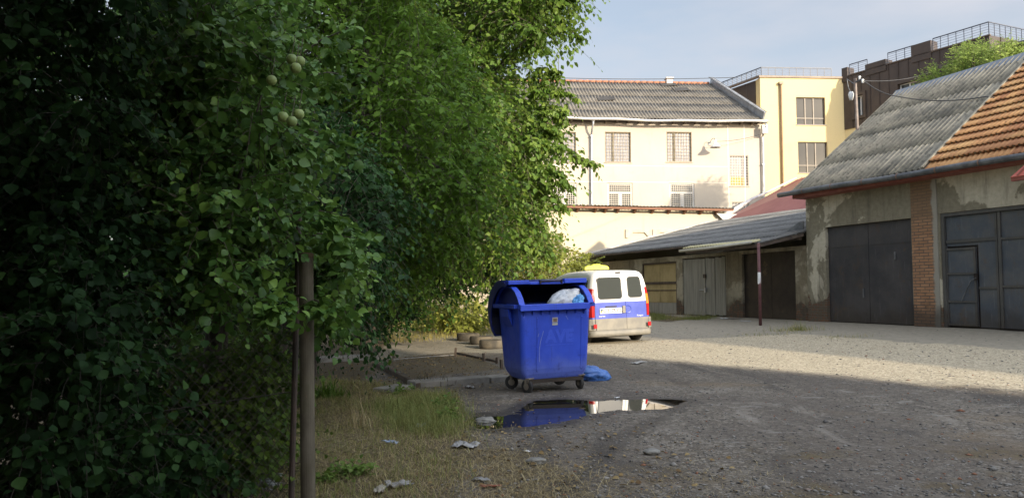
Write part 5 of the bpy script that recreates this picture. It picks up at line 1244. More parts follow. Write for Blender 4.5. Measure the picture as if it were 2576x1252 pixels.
def leaves(name, O, A, Nn, L, Wd, tint, mat, parent, kind, tag_kind=None):
    T, fs = TEMPL[kind]; O = np.asarray(O); n_ = len(O)
    A = unit(A); B = unit(np.cross(A, Nn)); Nn = np.cross(B, A)
    V = O[:, None] + L[:, None, None]*(A[:, None]*T[None, :, 1:2] + Nn[:, None]*T[None, :, 2:3]) + (L*Wd)[:, None, None]*B[:, None]*T[None, :, 0:1]
    k = len(T); tris = []
    for f in fs:
        tris.append((f[0], f[1], f[2]))
        if f[3] != f[2]: tris.append((f[0], f[2], f[3]))
    tr_ = np.array(tris); Fc = (tr_[None]+np.arange(n_)[:, None, None]*k).reshape(-1, 3)
    return np_mesh(name, V.reshape(-1, 3), Fc, 3, mat, parent, np.repeat(tint, len(tr_)), smooth=False)
def twig_mesh(name, P0, P1, P2, r, mat, parent):
    n_ = len(P0); d = unit(P2-P0); x = unit(np.cross(d, np.array([.3, .2, .93]))); y = np.cross(d, x); rings = []; r = r[:, None]
    for Pk, rk in ((P0, r), (P1, r*.75), (P2, r*.3)):
        for q in range(3): rings.append(Pk + rk*(x*math.cos(q*2.094)+y*math.sin(q*2.094)))
    V = np.stack(rings, 1).reshape(-1, 3); f = []
    for k in range(2):
        for q in range(3): f.append((k*3+q, k*3+(q+1) % 3, (k+1)*3+(q+1) % 3, (k+1)*3+q))
    Fc = (np.array(f)[None]+np.arange(n_)[:, None, None]*9).reshape(-1, 4)
    return np_mesh(name, V, Fc, 4, mat, parent)
BARK = simple('bark', (.055, .045, .035), (.11, .09, .07), 9, .9, 0, .6, bs=30, vs=(1, 1, .3))
TWIG = simple('twig_bark', (.07, .06, .04), (.12, .10, .07), 20, .8, 0, 0)
DKTWIG = simple('dark_vine_stem', (.02, .017, .012), (.035, .03, .02), 20, .9, 0, 0)
def crown(parent, mat, cen, rad, seed, twigs=14, K=9, leaf=.1, wd=1., kind='mid', tl=.6, droop=.25, ldroop=.3, tint0=.5, tvar=.25, twigmesh=True, out_bias=.7, name='crown', spread=.55, z0=None, upn=.8, tmat=None):
    rs = np.random.RandomState(seed); cen = np.asarray(cen, float); rad = np.asarray(rad, float); nC = len(cen)
    ci = np.repeat(np.arange(nC), twigs); n_ = len(ci)
    d = unit(rs.normal(0, 1, (n_, 3))*np.array([1, 1, .8])); P0 = cen[ci]+d*(rad[ci]*rs.uniform(.15, .85, n_)**.8)[:, None]
    dr = unit(d*out_bias+rs.normal(0, .5, (n_, 3))+np.array([0, 0, .12])); Lt = tl*rs.uniform(.5, 1.3, n_)
    dn = np.array([0, 0, -1.])
    def pt(t): return P0+dr*(Lt*t)[:, None]+dn*(droop*Lt*t*t)[:, None]
    ctint = rs.normal(0, .12, nC); O = []; A = []; Nn = []; S = []; T = []
    for k in range(K):
        t = np.full(n_, (k+.7)/K)+rs.uniform(-.04, .04, n_); p = pt(t); tg = unit(dr+dn*(2*droop*t)[:, None]*1.)
        sd = unit(np.cross(tg, np.array([0, 0, 1.])+rs.normal(0, .15, (n_, 3)))) * (1 if k % 2 else -1)
        a_ = unit(tg*(.45 if k < K-1 else 1.6)+sd*.9+rs.normal(0, .30, (n_, 3))+dn*ldroop)
        nn = unit(np.array([0, 0, upn])+rs.normal(0, spread, (n_, 3))+d*.35)
        O.append(p); A.append(a_); Nn.append(nn); S.append(leaf*rs.uniform(.45, 1.3, n_)*(1-.25*k/K)); T.append(tint0+ctint[ci]+rs.normal(0, tvar*.6, n_)+(.12 if k > K*.7 else 0))
    O = np.concatenate(O); A = np.concatenate(A); Nn = np.concatenate(Nn); S = np.concatenate(S); T = np.clip(np.concatenate(T), 0, 1)
    if z0 is not None:
        ok = O[:, 2] > z0; O, A, Nn, S, T = O[ok], A[ok], Nn[ok], S[ok], T[ok]
    c = leaves(name, O, A, Nn, S, wd, T, mat, parent, kind)
    if twigmesh: twig_mesh('twigs', P0, pt(np.full(n_, .5)), pt(np.full(n_, .97)), np.full(n_, max(.003, leaf*.035) if tmat is None else .002), tmat or TWIG, parent)
    return len(O)
def in_poly(poly, x, y):
    ins = False; n_ = len(poly)
    for i in range(n_):
        ax, ay = poly[i]; bx, by = poly[(i+1) % n_]
        if (ay > y) != (by > y) and x < (bx-ax)*(y-ay)/(by-ay)+ax: ins = not ins
    return ins
def fill(poly, n_, dlo, dhi, rlo, rhi, seed, bias=1., tl=.4):
    """clump centres through a volume: seen outline, own depth for each clump"""
    rs = random.Random(seed); xs = [p[0] for p in poly]; ys = [p[1] for p in poly]; C_, R_ = [], []; best = []; PL_ = np.array(poly, float)
    while len(C_) < n_:
        cand = []
        for _ in range(5):
            while True:
                x, y = rs.uniform(min(xs), max(xs)), rs.uniform(min(ys), max(ys))
                if in_poly(poly, x, y): break
            dm = min([abs(x-q[0])+abs(y-q[1]) for q in best[-80:]] or [1e9]); cand.append((dm, x, y))
        _, x, y = max(cand)
        Y = dlo+(dhi-dlo)*rs.random()**bias; p = P(x, y, Y); r = rs.uniform(rlo, rhi)
        room = -float(poly_sd(PL_, np.array([x]), np.array([y]))[0])*Y/F - .35*tl
        r = min(r, room)
        if r < rlo*.45: continue
        best.append((x, y))
        C_.append((p.x, p.y, max(p.z, .2))); R_.append(r)
    return C_, R_
def trunk(parent, base, pts, r0, cen, nl=10, seed=1, name='trunk', rl=.35):
    rs = random.Random(seed); m = MB(); P_ = [Vector(base)-Vector((0, 0, .15))]+[Vector(p) for p in pts]; n_ = len(P_)
    m.tube(P_, [r0*(1-.7*k/(n_-1))*(1.25 if k == 0 else 1) for k in range(n_)], 10)
    cc = [Vector(c) for c in cen]
    for _ in range(nl):
        c = rs.choice(cc); k = rs.uniform(.35, .95)*(n_-1); i = int(k); s_ = P_[i].lerp(P_[min(i+1, n_-1)], k-i)
        mid = s_.lerp(c, .5)+Vector((rs.uniform(-.3, .3), rs.uniform(-.3, .3), rs.uniform(.0, .5)))*min(1, (c-s_).length*.25)
        rr_ = r0*rl*rs.uniform(.6, 1.1); m.tube([s_, s_.lerp(mid, .6)+Vector((0, 0, .1)), mid.lerp(c, .3), c], [rr_, rr_*.7, rr_*.5, rr_*.15], 6)
    return m.build(name, BARK, parent, smooth=True)

LM_APPLE = leaf_mat('apple_leaf', (.030, .075, .020), (.065, .15, .036), (.17, .29, .05), .30, .42)
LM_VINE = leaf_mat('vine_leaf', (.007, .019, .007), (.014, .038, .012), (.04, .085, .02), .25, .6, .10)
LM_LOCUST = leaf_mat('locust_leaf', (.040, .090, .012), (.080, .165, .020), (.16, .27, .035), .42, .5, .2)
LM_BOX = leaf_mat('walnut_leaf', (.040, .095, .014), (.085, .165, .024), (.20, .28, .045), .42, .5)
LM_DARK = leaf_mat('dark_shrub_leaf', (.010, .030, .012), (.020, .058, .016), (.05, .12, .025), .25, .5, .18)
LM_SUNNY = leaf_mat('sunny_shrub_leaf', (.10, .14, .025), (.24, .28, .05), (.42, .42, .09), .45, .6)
LM_WILLOW = leaf_mat('feathery_leaf', (.11, .19, .04), (.22, .33, .07), (.36, .45, .12), .40, .55)

def tree(name, loc, label, cat='tree'): return empty(name, loc=loc, label=label, cat=cat)
def rel(cen, o): o = np.array(o); return np.asarray(cen)-o
def gz(x, y): return float(ground_z(x, y))

# A: apple tree close on the left
polyA = [(330,-120),(770,-120),(775,60),(800,180),(800,330),(850,400),(810,450),(800,540),(830,600),(760,610),(700,660),(650,760),(560,830),(420,900),(330,700),(260,500),(250,200)]
cen, rad = fill(polyA, 120, 3.5, 5.2, .16, .30, 3, tl=0.25)
bx, by = -2.0, 4.9
tA = tree('apple_tree', (bx, by, gz(bx, by)), 'broad leaved apple tree with green apples filling the near left')
cA = rel(cen, tA.location)
trunk(tA, (0, 0, 0), [(.05, 0, .8), (.1, -.1, 1.6), (.0, -.15, 2.6)], .10, cA, 26, 2)
crown(tA, LM_APPLE, cA, rad, 5, twigs=19, K=9, leaf=.060, wd=1., kind='big', tl=.28, droop=.30, ldroop=.35, tint0=.52, tvar=.35, spread=.6)
cen2, rad2 = fill([(785,560),(880,600),(890,660),(870,720),(850,860),(800,880),(785,760)], 26, 4.6, 5.3, .12, .22, 4, tl=.1)
crown(tA, LM_APPLE, rel(cen2, tA.location), rad2, 6, twigs=15, K=8, leaf=.060, wd=1., kind='big', tl=.25, droop=.4, ldroop=.5, tint0=.55, tvar=.35, spread=.6, name='low_branch_leaves')
# long shoots reaching right
sh_px = [(790,180,880,70,4.2),(800,330,885,395,4.1),(810,215,905,195,4.4),(800,600,925,650,4.2),(790,560,850,540,4.0),(800,760,860,800,4.1),(700,760,690,790,3.6),(760,620,910,600,4.3)]
O = [];  rs = np.random.RandomState(9)
sc_, sr_ = [], []
for x0, y0, x1, y1, dd in sh_px:
    for t in np.linspace(0, 1, 7):
        p = P(x0+(x1-x0)*t, y0+(y1-y0)*t, dd); sc_.append(tuple(p)); sr_.append(.05)
crown(tA, LM_APPLE, rel(sc_, tA.location), sr_, 15, twigs=4, K=4, leaf=.062, kind='big', tl=.10, droop=.2, tint0=.62, name='shoot_leaves', twigmesh=False)
for x0, y0, x1, y1, dd in sh_px:
    mm = MB(); a_ = P(x0-60, y0-20, dd+.2)-tA.location; b_ = P(x1, y1, dd)-tA.location; mm.tube([a_, a_.lerp(b_, .5)+Vector((0, 0, .03)), b_], [.008, .006, .002], 5)
    mm.build('shoot', TWIG, tA)
n = N('green_apple'); c = n.mix(n.rng(n.noise(9, 3), .35, .65), (.17, .24, .07), (.25, .32, .10)); AP = n.done(c, .42, 0, .4)
for k, (px, py, dd) in enumerate(((734,150,3.22),(754,155,3.26),(744,172,3.18),(683,203,3.3),(712,295,3.2),(752,288,3.26),(734,306,3.15))):
    p = P(px, py, dd)-tA.location; m = MB(); r_ = .024
    m.lathe([(.001, r_*.72), (r_*.25, r_*.86), (r_*.6, r_*.85), (r_*.93, r_*.45), (r_, 0), (r_*.85, -r_*.5), (r_*.5, -r_*.86), (r_*.2, -r_*.85), (.001, -r_*.75)], p, 'z', 16)
    ob = m.build('apple', AP, tA, smooth=True)
    MB().tube([p+Vector((0, 0, r_*.7)), p+Vector((.006, 0, r_+.03)), p+Vector((.01, .01, r_+.09))], .0016, 4).build('stalk', TWIG, ob)

# vine wall on the far left
polyV = [(-200,-160),(420,-160),(380,150),(330,420),(400,700),(420,1000),(560,1080),(560,1300),(-200,1300)]
cen, rad = fill(polyV, 130, 2.7, 4.6, .14, .30, 7, tl=0.2)
tV = tree('climbing_vine', (-2.6, 3.9, gz(-2.6, 3.9)), 'dark tangle of climbing vine leaves in deep shade at the far left', 'climber')
cV = rel(cen, tV.location)
trunk(tV, (0, 0, 0), [(.1, 0, .7), (-.05, .05, 1.5), (.1, .1, 2.4)], .05, cV, 30, 5, rl=.3)
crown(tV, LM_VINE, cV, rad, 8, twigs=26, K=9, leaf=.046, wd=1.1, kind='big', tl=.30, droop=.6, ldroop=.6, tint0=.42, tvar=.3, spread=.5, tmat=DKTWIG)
# undergrowth behind the chain link
polyU = [(380,900),(560,820),(720,820),(765,900),(765,1330),(300,1300),(300,1050)]
cen, rad = fill(polyU, 100, 4.45, 5.6, .12, .22, 12, tl=0.2)
tU = tree('bramble', (-2.0, 5.2, gz(-2.0, 5.2)), 'low bramble and nettle growth showing through the wire fence', 'shrub')
cU = rel(cen, tU.location); trunk(tU, (0, 0, 0), [(.05, 0, .3), (.1, .1, .6)], .015, cU, 24, 6, name='stems', rl=.5)
crown(tU, leaf_mat('bramble_leaf', (.02, .05, .012), (.045, .095, .02), (.12, .18, .03), .35, .55, .15), cU, rad, 18, twigs=16, K=8, leaf=.048, wd=1.1, kind='big', tl=.25, droop=.3, tint0=.75, tvar=.3, z0=.1)

# dark shrub with hanging ivy, behind the post
polyD = [(790,190),(860,200),(925,330),(1000,400),(1050,520),(1010,600),(990,700),(970,800),(960,900),(900,935),(860,900),(850,860),(820,870),(780,850),(700,860),(600,900),(420,900),(400,600),(600,500)]
cen, rad = fill(polyD, 150, 6.6, 8.6, .22, .42, 21, tl=0.4)
tD = tree('ivy_shrub', (-2.3, 8.2, gz(-2.3, 8.2)), 'dark ivy draped shrub hanging to the ground behind the pole', 'shrub')
cD = rel(cen, tD.location); trunk(tD, (0, 0, 0), [(.1, .1, .9), (.0, .1, 1.8), (.1, 0, 2.7)], .08, cD, 24, 7)
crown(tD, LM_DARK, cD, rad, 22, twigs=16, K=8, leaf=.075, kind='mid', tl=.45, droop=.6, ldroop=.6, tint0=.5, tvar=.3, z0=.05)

# B: locust, feathery
polyB = [(560,-260),(1100,-260),(1110,40),(1200,110),(1240,230),(1265,360),(1270,480),(1235,590),(1160,660),(1080,715),(1000,780),(900,760),(820,680),(700,620),(560,400)]
cen, rad = fill(polyB, 210, 8.5, 12.0, .35, .65, 31, tl=0.5)
tB = tree('locust_tree', (-3.4, 11.0, gz(-3.4, 11.0)), 'tall feathery locust tree of fresh green behind the apple tree')
cB = rel(cen, tB.location); trunk(tB, (0, 0, 0), [(.2, 0, 1.5), (.6, .1, 3.2), (1.0, 0, 5.2), (1.3, 0, 7)], .17, cB, 34, 8)
crown(tB, LM_LOCUST, cB, rad, 32, twigs=24, K=11, leaf=.098, kind='mid', tl=.62, droop=.45, ldroop=.45, tint0=.52, tvar=.32, wd=.9, spread=.40)
# back filler left: dense dark hedge trees
polyH = [(-400,-300),(980,-200),(1000,200),(960,700),(900,840),(300,900),(-400,900)]
cen, rad = fill(polyH, 150, 10.5, 14.5, .55, 1.0, 41, tl=0.6)
tH = tree('hedge_tree', (-5.6, 12.5, gz(-5.6, 12.5)), 'dense dark hedge tree closing the gaps far behind the apple tree')
cH = rel(cen, tH.location); trunk(tH, (0, 0, 0), [(.1, 0, 1.5), (-.1, .1, 3.2), (.2, 0, 5.2)], .2, cH, 30, 9)
crown(tH, LM_DARK, cH, rad, 42, twigs=26, K=9, leaf=.13, kind='mid', tl=.8, droop=.3, tint0=.45, tvar=.25)

# C: big sunlit tree on the right of the mass
polyC = [(900,-200),(1470,-200),(1480,20),(1430,70),(1480,115),(1400,150),(1310,125),(1300,170),(1370,180),(1405,215),(1425,300),(1395,350),(1420,410),(1400,470),(1400,510),(1370,560),(1375,610),(1340,650),(1280,685),(1180,700),(1100,710),(980,740),(900,700)]
cen, rad = fill(polyC, 250, 14.0, 19.5, .45, .85, 51, tl=0.75)
tC = tree('walnut_tree', (-3.6, 18.0, gz(-3.6, 18.0)), 'large leafy tree with sunlit yellow green edge beside the cream house')
cC = rel(cen, tC.location); trunk(tC, (0, 0, 0), [(.2, 0, 1.8), (.8, .1, 3.6), (1.4, 0, 6), (2.2, 0, 8.5)], .22, cC, 44, 10)
crown(tC, LM_BOX, cC, rad, 52, twigs=24, K=10, leaf=.155, kind='mid', tl=.95, droop=.42, ldroop=.5, tint0=.5, tvar=.22, spread=.45, wd=.9)
# outer drooping sprays
spr = [(1370,60,1455,90,15),(1390,10,1440,0,15),(1340,195,1410,190,15.5),(1350,235,1425,235,15),(1350,290,1420,290,15),(1350,370,1480,415,14.5),(1350,430,1420,465,14.5),(1340,470,1405,515,15),(1310,550,1370,575,16),(1310,620,1380,645,16.5),(1350,330,1405,340,15),(1290,130,1360,115,15)]
sc_, sr_ = [], []
for x0, y0, x1, y1, dd in spr:
    for t in np.linspace(0, 1, 8): sc_.append(tuple(P(x0+(x1-x0)*t, y0+(y1-y0)*t-14*math.sin(t*3.1), dd))); sr_.append(.16*(1.1-t))
crown(tC, LM_BOX, rel(sc_, tC.location), sr_, 55, twigs=6, K=6, leaf=.14, kind='mid', tl=.26, droop=.6, ldroop=.8, tint0=.62, name='outer_sprays', twigmesh=True, wd=.85)
# upper crown above the frame keeps the shade believable
# dark lower belt and sunlit shrubs behind
polyE = [(930,600),(1120,620),(1300,630),(1320,690),(1240,725),(1080,735),(1040,820),(930,840)]
cen, rad = fill(polyE, 80, 17.5, 20.5, .35, .6, 61, tl=0.5)
tE = tree('elder_bush', (-3.6, 19.5, gz(-3.6, 19.5)), 'shaded elder bush under the big tree left of the container', 'shrub')
cE = rel(cen, tE.location); trunk(tE, (0, 0, 0), [(.1, 0, .7), (-.1, .1, 1.5)], .06, cE, 20, 11)
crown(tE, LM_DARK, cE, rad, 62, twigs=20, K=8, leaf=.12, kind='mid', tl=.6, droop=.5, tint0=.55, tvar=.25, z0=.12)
cen, rad = fill([(1020,740),(1130,730),(1245,750),(1255,830),(1150,850),(1030,845)], 34, 21.5, 24, .3, .5, 65, tl=0.4)
tF = tree('sunlit_bush', (-1.9, 23.0, gz(-1.9, 23.0)), 'yellow green bush in full sun behind the old tyres', 'shrub')
cF = rel(cen, tF.location); trunk(tF, (0, 0, 0), [(.1, 0, .4), (-.1, .1, .8)], .04, cF, 14, 12, name='stems')
crown(tF, LM_SUNNY, cF, rad, 66, twigs=15, K=8, leaf=.13, kind='mid', tl=.5, droop=.5, tint0=.55, tvar=.3, z0=.1)
cen, rad = fill([(1250,620),(1400,560),(1460,640),(1450,700),(1400,740),(1290,760),(1220,760)], 46, 25, 29, .35, .6, 71, tl=0.5)
tG = tree('young_maple', (.6, 27.0, gz(.6, 27.0)), 'light green sapling against the sunlit annex wall above the container')
cG = rel(cen, tG.location); trunk(tG, (0, 0, 0), [(.1, 0, 1.), (-.1, .1, 2.2)], .06, cG, 16, 13)
crown(tG, LM_SUNNY, cG, rad, 72, twigs=15, K=8, leaf=.15, kind='mid', tl=.6, droop=.4, tint0=.45, tvar=.3)
cen, rad = fill([(1420,640),(1475,628),(1512,650),(1505,700),(1430,700)], 12, 32.5, 33.6, .22, .36, 75, tl=0.3)
tS = tree('shed_sapling', (3.1, 33.0, gz(3.1, 33.0)), 'small leafy sapling at the left end of the shed, above the van')
cS = rel(cen, tS.location); trunk(tS, (0, 0, 0), [(.05, 0, 1.), (.0, .05, 2.4)], .04, cS, 8, 14)
crown(tS, LM_SUNNY, cS, rad, 76, twigs=14, K=7, leaf=.15, kind='mid', tl=.45, droop=.4, tint0=.45, tvar=.3)
# far dark tree row closing the view at the left of the annex
cen, rad = fill([(-300,200),(1250,150),(1330,500),(1300,740),(900,800),(-300,800)], 100, 27, 31, 1.0, 1.8, 81)
tK = tree('boundary_tree', (-8.0, 29.0, gz(-8.0, 29.0)), 'broad boundary tree standing far left behind all the others')
cK = rel(cen, tK.location); trunk(tK, (0, 0, 0), [(.1, 0, 2), (-.1, .1, 4.2), (0, 0, 7)], .3, cK, 24, 15)
crown(tK, LM_DARK, cK, rad, 82, twigs=26, K=8, leaf=.30, kind='mid', tl=1.5, droop=.3, tint0=.6, tvar=.25, twigmesh=False)
# feathery trees behind the garage roof
for k, (poly, dd, nn, sd_, lb) in enumerate((([(2300,230),(2335,165),(2390,160),(2430,135),(2440,240),(2370,270),(2290,270)], 31, 26, 91, 'feathery light green treetop left of the pair behind the garage ridge'),
        ([(2385,210),(2405,118),(2450,104),(2495,110),(2515,170),(2500,240),(2385,250)], 30, 34, 92, 'taller bushy treetop in the middle behind the garage ridge'),
        ([(2475,190),(2500,112),(2545,100),(2590,150),(2580,220),(2475,235)], 29, 26, 93, 'rightmost hazy treetop before the white bay window'))):
    cen, rad = fill(poly, nn, dd-.8, dd+.8, .28, .5, sd_, tl=0.3); q = np.mean(np.array(cen), 0)
    t_ = tree('ornamental_tree', (q[0], q[1], gz(q[0], q[1])), lb); t_['group'] = 'treetops behind the garage ridge'
    cc_ = rel(cen, t_.location); mz = cc_[:, 2].min(); trunk(t_, (0, 0, 0), [(0, .05, mz*.5), (.05, 0, mz), (0, 0, cc_[:, 2].max())], .13, cc_, 16, sd_)
    crown(t_, LM_WILLOW, cc_, rad, sd_+5, twigs=20, K=10, leaf=.14, kind='mid', tl=.5, droop=.1, ldroop=-.1, tint0=.45+.1*k, tvar=.25, wd=.5)

# ------------------------------------------------------------------ grass, straw, weeds
def blades(name, X, Y, H, W_, lean, mat, seed, tint=None, kind='stuff', Z=None):
    rs = np.random.RandomState(seed); n_ = len(X); Z = ground_z(X, Y) if Z is None else Z
    q = rs.uniform(0, 2*PI, n_); dx, dy = np.cos(q), np.sin(q); ln = lean*rs.uniform(.3, 1.6, n_)*H
    B = np.stack([X, Y, Z-.005], -1); D = np.stack([dx, dy, 0*dx], -1); S = np.stack([-dy, dx, 0*dx], -1)*W_[:, None]
    up = np.array([0, 0, 1.])
    m1 = B+D*(ln*.35)[:, None]+up*(H*.6)[:, None]; m2 = B+D*ln[:, None]+up*np.maximum(H*(1-.25*lean), .01)[:, None]
    V = np.stack([B-S, B+S, m1-S*.7, m1+S*.7, m2], 1); Fc = np.array([(0,1,3),(0,3,2),(2,3,4)])[None]+np.arange(n_)[:, None, None]*5
    o = np_mesh(name, V.reshape(-1, 3), Fc.reshape(-1, 3), 3, mat, None, np.repeat(rs.uniform(0, 1, n_) if tint is None else tint, 3))
    return tag(o, kind=kind)
GR = leaf_mat('grass_blade', (.08, .14, .025), (.20, .23, .06), (.44, .36, .15), .3, .6)
ST = leaf_mat('straw_blade', (.15, .115, .05), (.30, .23, .11), (.50, .42, .23), .2, .7)
rs = np.random.RandomState(77)
def scatter(poly, n_, rs, pad=.25, soft=.25):
    x0, y0 = poly.min(0)-pad; x1, y1 = poly.max(0)+pad; X = rs.uniform(x0, x1, n_*3); Y = rs.uniform(y0, y1, n_*3)
    s = poly_sd(poly, X, Y) + rs.normal(0, soft, len(X)); k = s < 0; return X[k][:n_], Y[k][:n_]
GP_ = lambda pts: np.array([[g.x, g.y] for g in (G(*p) for p in pts)])
X, Y = scatter(GP_(((700,985),(830,955),(1000,965),(1100,985),(1160,1035),(1180,1090),(1150,1150),(1130,1290),(640,1290))), 24000, rs, soft=.12)
cl = np.sin(X*5.1+1)*np.sin(Y*4.3+.5)+np.sin(X*11+Y*7)*.5; k = rs.uniform(-1.6, .9, len(X)) < cl; X, Y = X[k], Y[k]
blades('grass', X, Y, rs.gamma(3.5, .014, len(X)), np.full(len(X), .0022), .9, GR, 1, np.clip(rs.normal(.45, .3, len(X)), 0, 1))
X, Y = scatter(GP_(((960,1020),(1120,1000),(1150,1050),(1140,1090),(1080,1100),(980,1080))), 6000, rs, soft=.1)
blades('grass', X, Y, rs.gamma(5, .022, len(X)), np.full(len(X), .0022), .8, GR, 2, np.clip(rs.normal(.3, .2, len(X)), 0, 1))
X, Y = scatter(GP_(((640,1000),(900,960),(1120,990),(1200,1110),(1400,1180),(1500,1290),(640,1290))), 26000, rs, soft=.2)
blades('straw', X, Y, rs.gamma(3, .010, len(X))+.008, np.full(len(X), .0018), 2.8, ST, 3)
X, Y = scatter(GP_(((1200,1110),(1500,1150),(1900,1180),(2100,1290),(1200,1290))), 2500, rs, soft=.3)
blades('straw', X, Y, rs.gamma(2, .006, len(X))+.006, np.full(len(X), .0016), 4.0, ST, 4)
X, Y = scatter(GP_(((990,815),(1240,800),(1250,842),(1000,862),(960,850))), 9000, rs, soft=.3)
blades('grass', X, Y, rs.gamma(4, .03, len(X)), np.full(len(X), .005), .8, leaf_mat('sun_grass', (.16, .17, .04), (.30, .27, .08), (.42, .34, .12), .35, .6), 5)
X, Y = scatter(GP_(((1640,788),(1700,782),(1770,783),(1795,796),(1640,806))), 9000, rs, soft=.15)
blades('grass', X, Y, rs.gamma(4, .02, len(X)), np.full(len(X), .004), .7, GR, 6, np.clip(rs.normal(.2, .2, len(X)), 0, 1))
def weed(px, py, n_, h, spr_, seed, label, mat=GR, w_=.004):
    g = G(px, py); rs = np.random.RandomState(seed); X = g.x+rs.normal(0, spr_, n_); Y = g.y+rs.normal(0, spr_*.6, n_)
    o = blades('weed_tuft', X, Y, rs.gamma(5, h/5, n_), np.full(n_, w_), .7, mat, seed, None, 'thing'); tag(o, label, 'weed', 'weeds in the yard joints')
weed(1990, 832, 260, .12, .38, 1, 'green weed tuft in the concrete joint before the left garage door'); weed(2010, 830, 120, .18, .12, 2, 'denser upright clump inside the joint weeds before the left garage')
weed(1700, 805, 90, .22, .14, 3, 'tall dry weed left of the shed yard edge', ST, .003); weed(1738, 800, 90, .16, .14, 4, 'small pale weed at the lawn edge by the plank door', GR)
weed(1918, 842, 160, .06, .5, 5, 'low line of weeds creeping along the slab joint'); weed(2120, 848, 120, .06, .35, 6, 'sparse weed line before the steel door'); weed(1560, 835-8, 60, .04, .4, 7, 'short moss line in the sunny slab joint right of the van')
weed(905, 1080, 60, .28, .10, 8, 'dead upright stalks sticking out of the grass near the pole', ST, .0035); weed(1075, 968, 160, .10, .16, 9, 'dark withered tuft at the end of the kerb slab', leaf_mat('dead_tuft', (.02, .02, .01), (.04, .045, .02), (.07, .06, .03), .1, .8))
weed(820, 1000, 260, .16, .12, 10, 'nettle clump just right of the pole', leaf_mat('nettle', (.06, .13, .02), (.12, .22, .03), (.2, .3, .05), .35, .5), .008)
for k, (px, py, r_, hh, lb) in enumerate(((1095, 1030, .16, .10, 'low broad leaved weed at the right side of the grass'), (850, 1205, .14, .08, 'broad leaved weed low beside the pole foot'), (905, 1190, .12, .06, 'flat rosette weed in the front grass'), (1010, 990, .16, .10, 'leafy weed at the back of the grass by the cracked slab'), (1130, 1060, .12, .07, 'small leafy weed where the grass meets the yard'))):
    g = G(px, py); t_ = tree('broadleaf_weed', g, lb, 'weed'); rs3 = np.random.RandomState(k); q = np.stack([rs3.normal(0, r_*.5, 10), rs3.normal(0, r_*.5, 10), np.abs(rs3.normal(0, hh*.4, 10))], -1)
    crown(t_, leaf_mat('weed_leaf%d' % k, (.05, .11, .02), (.10, .18, .03), (.2, .28, .06), .3, .5), q, np.full(10, .04), 200+k, twigs=5, K=4, leaf=.045, wd=.9, kind='big', tl=.08, droop=.1, ldroop=.1, tint0=.5, tvar=.3, name='leaves', twigmesh=False, upn=1.2, spread=.35)
rs4 = np.random.RandomState(8); X, Y = scatter(GP_(((800,920),(1000,890),(1240,900),(1250,960),(1100,1000),(1000,985),(830,960))), 900, rs4, soft=.3); X2, Y2 = scatter(GP_(((1100,1100),(1400,1060),(1700,1100),(1900,1250),(1100,1280))), 260, rs4, soft=.4); X = np.concatenate([X, X2]); Y = np.concatenate([Y, Y2]); n_ = len(X)
qq = rs4.uniform(0, 6.28, n_); O = np.stack([X, Y, ground_z(X, Y)+.012], -1); A_ = np.stack([np.cos(qq), np.sin(qq), rs4.normal(0, .15, n_)], -1); Nn_ = np.stack([rs4.normal(0, .3, n_), rs4.normal(0, .3, n_), np.ones(n_)], -1)
tag(leaves('fallen_leaves', O, A_, Nn_, rs4.uniform(.02, .05, n_), np.full(n_, .8), rs4.uniform(0, 1, n_), leaf_mat('dead_leaf', (.09, .05, .02), (.20, .13, .05), (.34, .26, .12), .1, .8), None, 'big'), kind='stuff')
rs5 = np.random.RandomState(4); ii = rs5.randint(0, len(PUD), 60); cP = PUD[ii] + (PUD.mean(0)-PUD[ii])*rs5.uniform(.02, .5, (60, 1))**1.5; ok = poly_sd(PUD, cP[:, 0], cP[:, 1]) < -.02; cP = cP[ok]; n_ = len(cP); qq = rs5.uniform(0, 6.28, n_)
tag(leaves('floating_leaves', np.column_stack([cP, np.full(n_, PZ+.004)]), np.column_stack([np.cos(qq), np.sin(qq), 0*qq]), np.tile([0., 0, 1], (n_, 1))+rs5.normal(0, .05, (n_, 3)), rs5.uniform(.012, .035, n_), np.full(n_, .8), rs5.uniform(0, 1, n_), bpy.data.materials['dead_leaf'], None, 'mid'), kind='stuff')
# dead stalks and clippings
m = MB(); rs2 = random.Random(6)
for _ in range(70):
    g = G(rs2.uniform(800, 960), rs2.uniform(1060, 1150)); q = rs2.uniform(0, 6.28); l_ = rs2.uniform(.08, .28); m.tube([g+Vector((0, 0, .01)), g+Vector((math.cos(q)*l_*.5, math.sin(q)*l_*.5, rs2.uniform(.02, .06))), g+Vector((math.cos(q)*l_, math.sin(q)*l_, rs2.uniform(.01, .05)))], .0025, 4)
tag(m.build('clippings', simple('dry_stalk', (.25, .21, .12), (.13, .11, .06), 9, .8)), kind='stuff')

# ------------------------------------------------------------------ pole, thin post and chain link
pt = P(770, 640, 4.2); pb = P(777, 1252, 4.15)
d_ = (pb-pt); gzv = gz(pb.x, pb.y); k_ = (pt.z-gzv)/(pt.z-pb.z); base = pt+d_*k_
n = N('mossy_pipe'); x, y, z = n.sep(); c = n.mix(n.rng(n.noise(8, 6, .65, n.co(scale=(2, 2, .6))), .35, .65), (.085, .070, .045), (.135, .115, .08))
c = n.mix(n.rng(n.noise(3, 5, .6), .45, .65, 0, .8), c, (.075, .072, .03)); c = n.mix(n.rng(n.noise(5, 5, .7, n.co(scale=(8, 8, .8))), .66, .72), c, (.26, .15, .10)); n.bump(n.noise(40, 4), .4, .004)
POLE = n.done(c, .75, .1)
po = empty('fence_pole', loc=base, label='thick mossy steel fence pole standing at the edge of the grass', cat='pole')
m = MB(); m.tube([Vector((0, 0, -.2)), pt-base], .040, 20, cap=True); m.build('shaft', POLE, po, smooth=False).modifiers.new('e', 'EDGE_SPLIT')
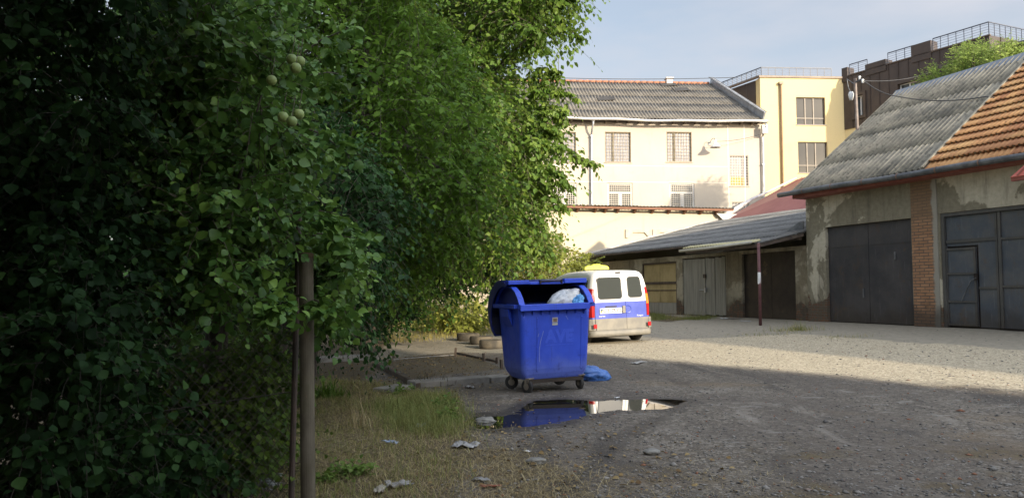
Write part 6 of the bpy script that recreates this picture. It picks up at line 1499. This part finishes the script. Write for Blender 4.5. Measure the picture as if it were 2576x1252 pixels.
m = MB(); tp = pt-base; m.lathe([(.0405, -.02), (.043, -.01), (.043, .004), (.03, .01), (.0, .011)], tp, 'z', 20); m.build('cap', simple('rust_cap', (.10, .055, .03), (.15, .09, .05), 12), po)
f0 = P(738, 900, 4.35); g0 = gz(f0.x, f0.y); f1v = Vector((-2.62, 2.75, 0)); 
fc = empty('chain_link_fence', loc=(f0.x, f0.y, g0), label='rusty chain link fence running from the pole to the near left', cat='fence')
u_ = (f1v-Vector((f0.x, f0.y, 0))); LF = u_.length; u_.normalize(); Hf = 1.30
wire_m = simple('fence_wire', (.025, .022, .018), (.045, .035, .025), 30, .6, .4, 0)
m = MB(); m.tube([(0, 0, -.1), (.02, 0, 1.72)], .017, 10); m.build('post', simple('post_rust', (.05, .04, .03), (.09, .06, .045), 8, .8), fc)
p1 = u_*LF; m = MB(); m.tube([tuple(p1+Vector((0, 0, -.1))), tuple(p1+Vector((0, 0, 1.5)))], .02, 10); m.build('post', simple('post_rust2', (.05, .04, .03), (.09, .06, .045), 8, .8), fc)
m = MB(); cell = .062; nw_ = int((LF+Hf)/cell)
for k in range(nw_):
    for sgn in (1, -1):
        s0 = k*cell - (Hf if sgn > 0 else 0)
        if sgn > 0: a0, z0_ = max(s0, 0), max(0, -s0); L_ = min(Hf-z0_, LF-a0); a1, z1_ = a0+L_, z0_+L_
        else:
            s0 = k*cell; a0, z0_ = min(s0, LF), max(0, s0-LF); L_ = min(Hf-z0_, a0); a1, z1_ = a0-L_, z0_+L_
        if L_ > .02: m.bar(tuple(u_*a0+Vector((0, 0, z0_+.03))), tuple(u_*a1+Vector((0, 0, z1_+.03))), .0024, .0024)
m.build('wire_mesh', wire_m, fc)
m = MB()
for zz in (.05, .7, 1.33): m.tube([(0, 0, zz), tuple(u_*LF*.5+Vector((0, 0, zz-.03))), tuple(u_*LF+Vector((0, 0, zz)))], .003, 4)
m.build('tension_wire', wire_m, fc)
# pale junk sheet behind the fence foot
blob('plastic_sheet', simple('grimy_sheet', (.10, .13, .13), (.20, .22, .21), 6, .4), tr(*(P(590, 1215, 4.9))) @ Matrix.Rotation(R(15), 4, 'Z'), .36, .22, .07, 33, 'grimy grey green plastic sheet heaped low behind the wire fence', 'sheet', flat=.03, ridge=.6)

# boards added out of view, left and overhead, to darken the near foliage
lt = empty('shade_boards', loc=(-2.9, -3.5, 0), label='unseen boards added beside the viewer to shade the near vine', cat='blocker')
m = MB(); m.box(-1.6, 0, 0, 7.3, -.4, 3.4); m.box(.005, 3.3, 1.6, 1.7, -.4, 3.2); m.build('wall', WOODB, lt)
m = MB(); m.box(.005, 2.1, 0, 6.9, 3.25, 3.32); m.build('roof', DKW, lt)
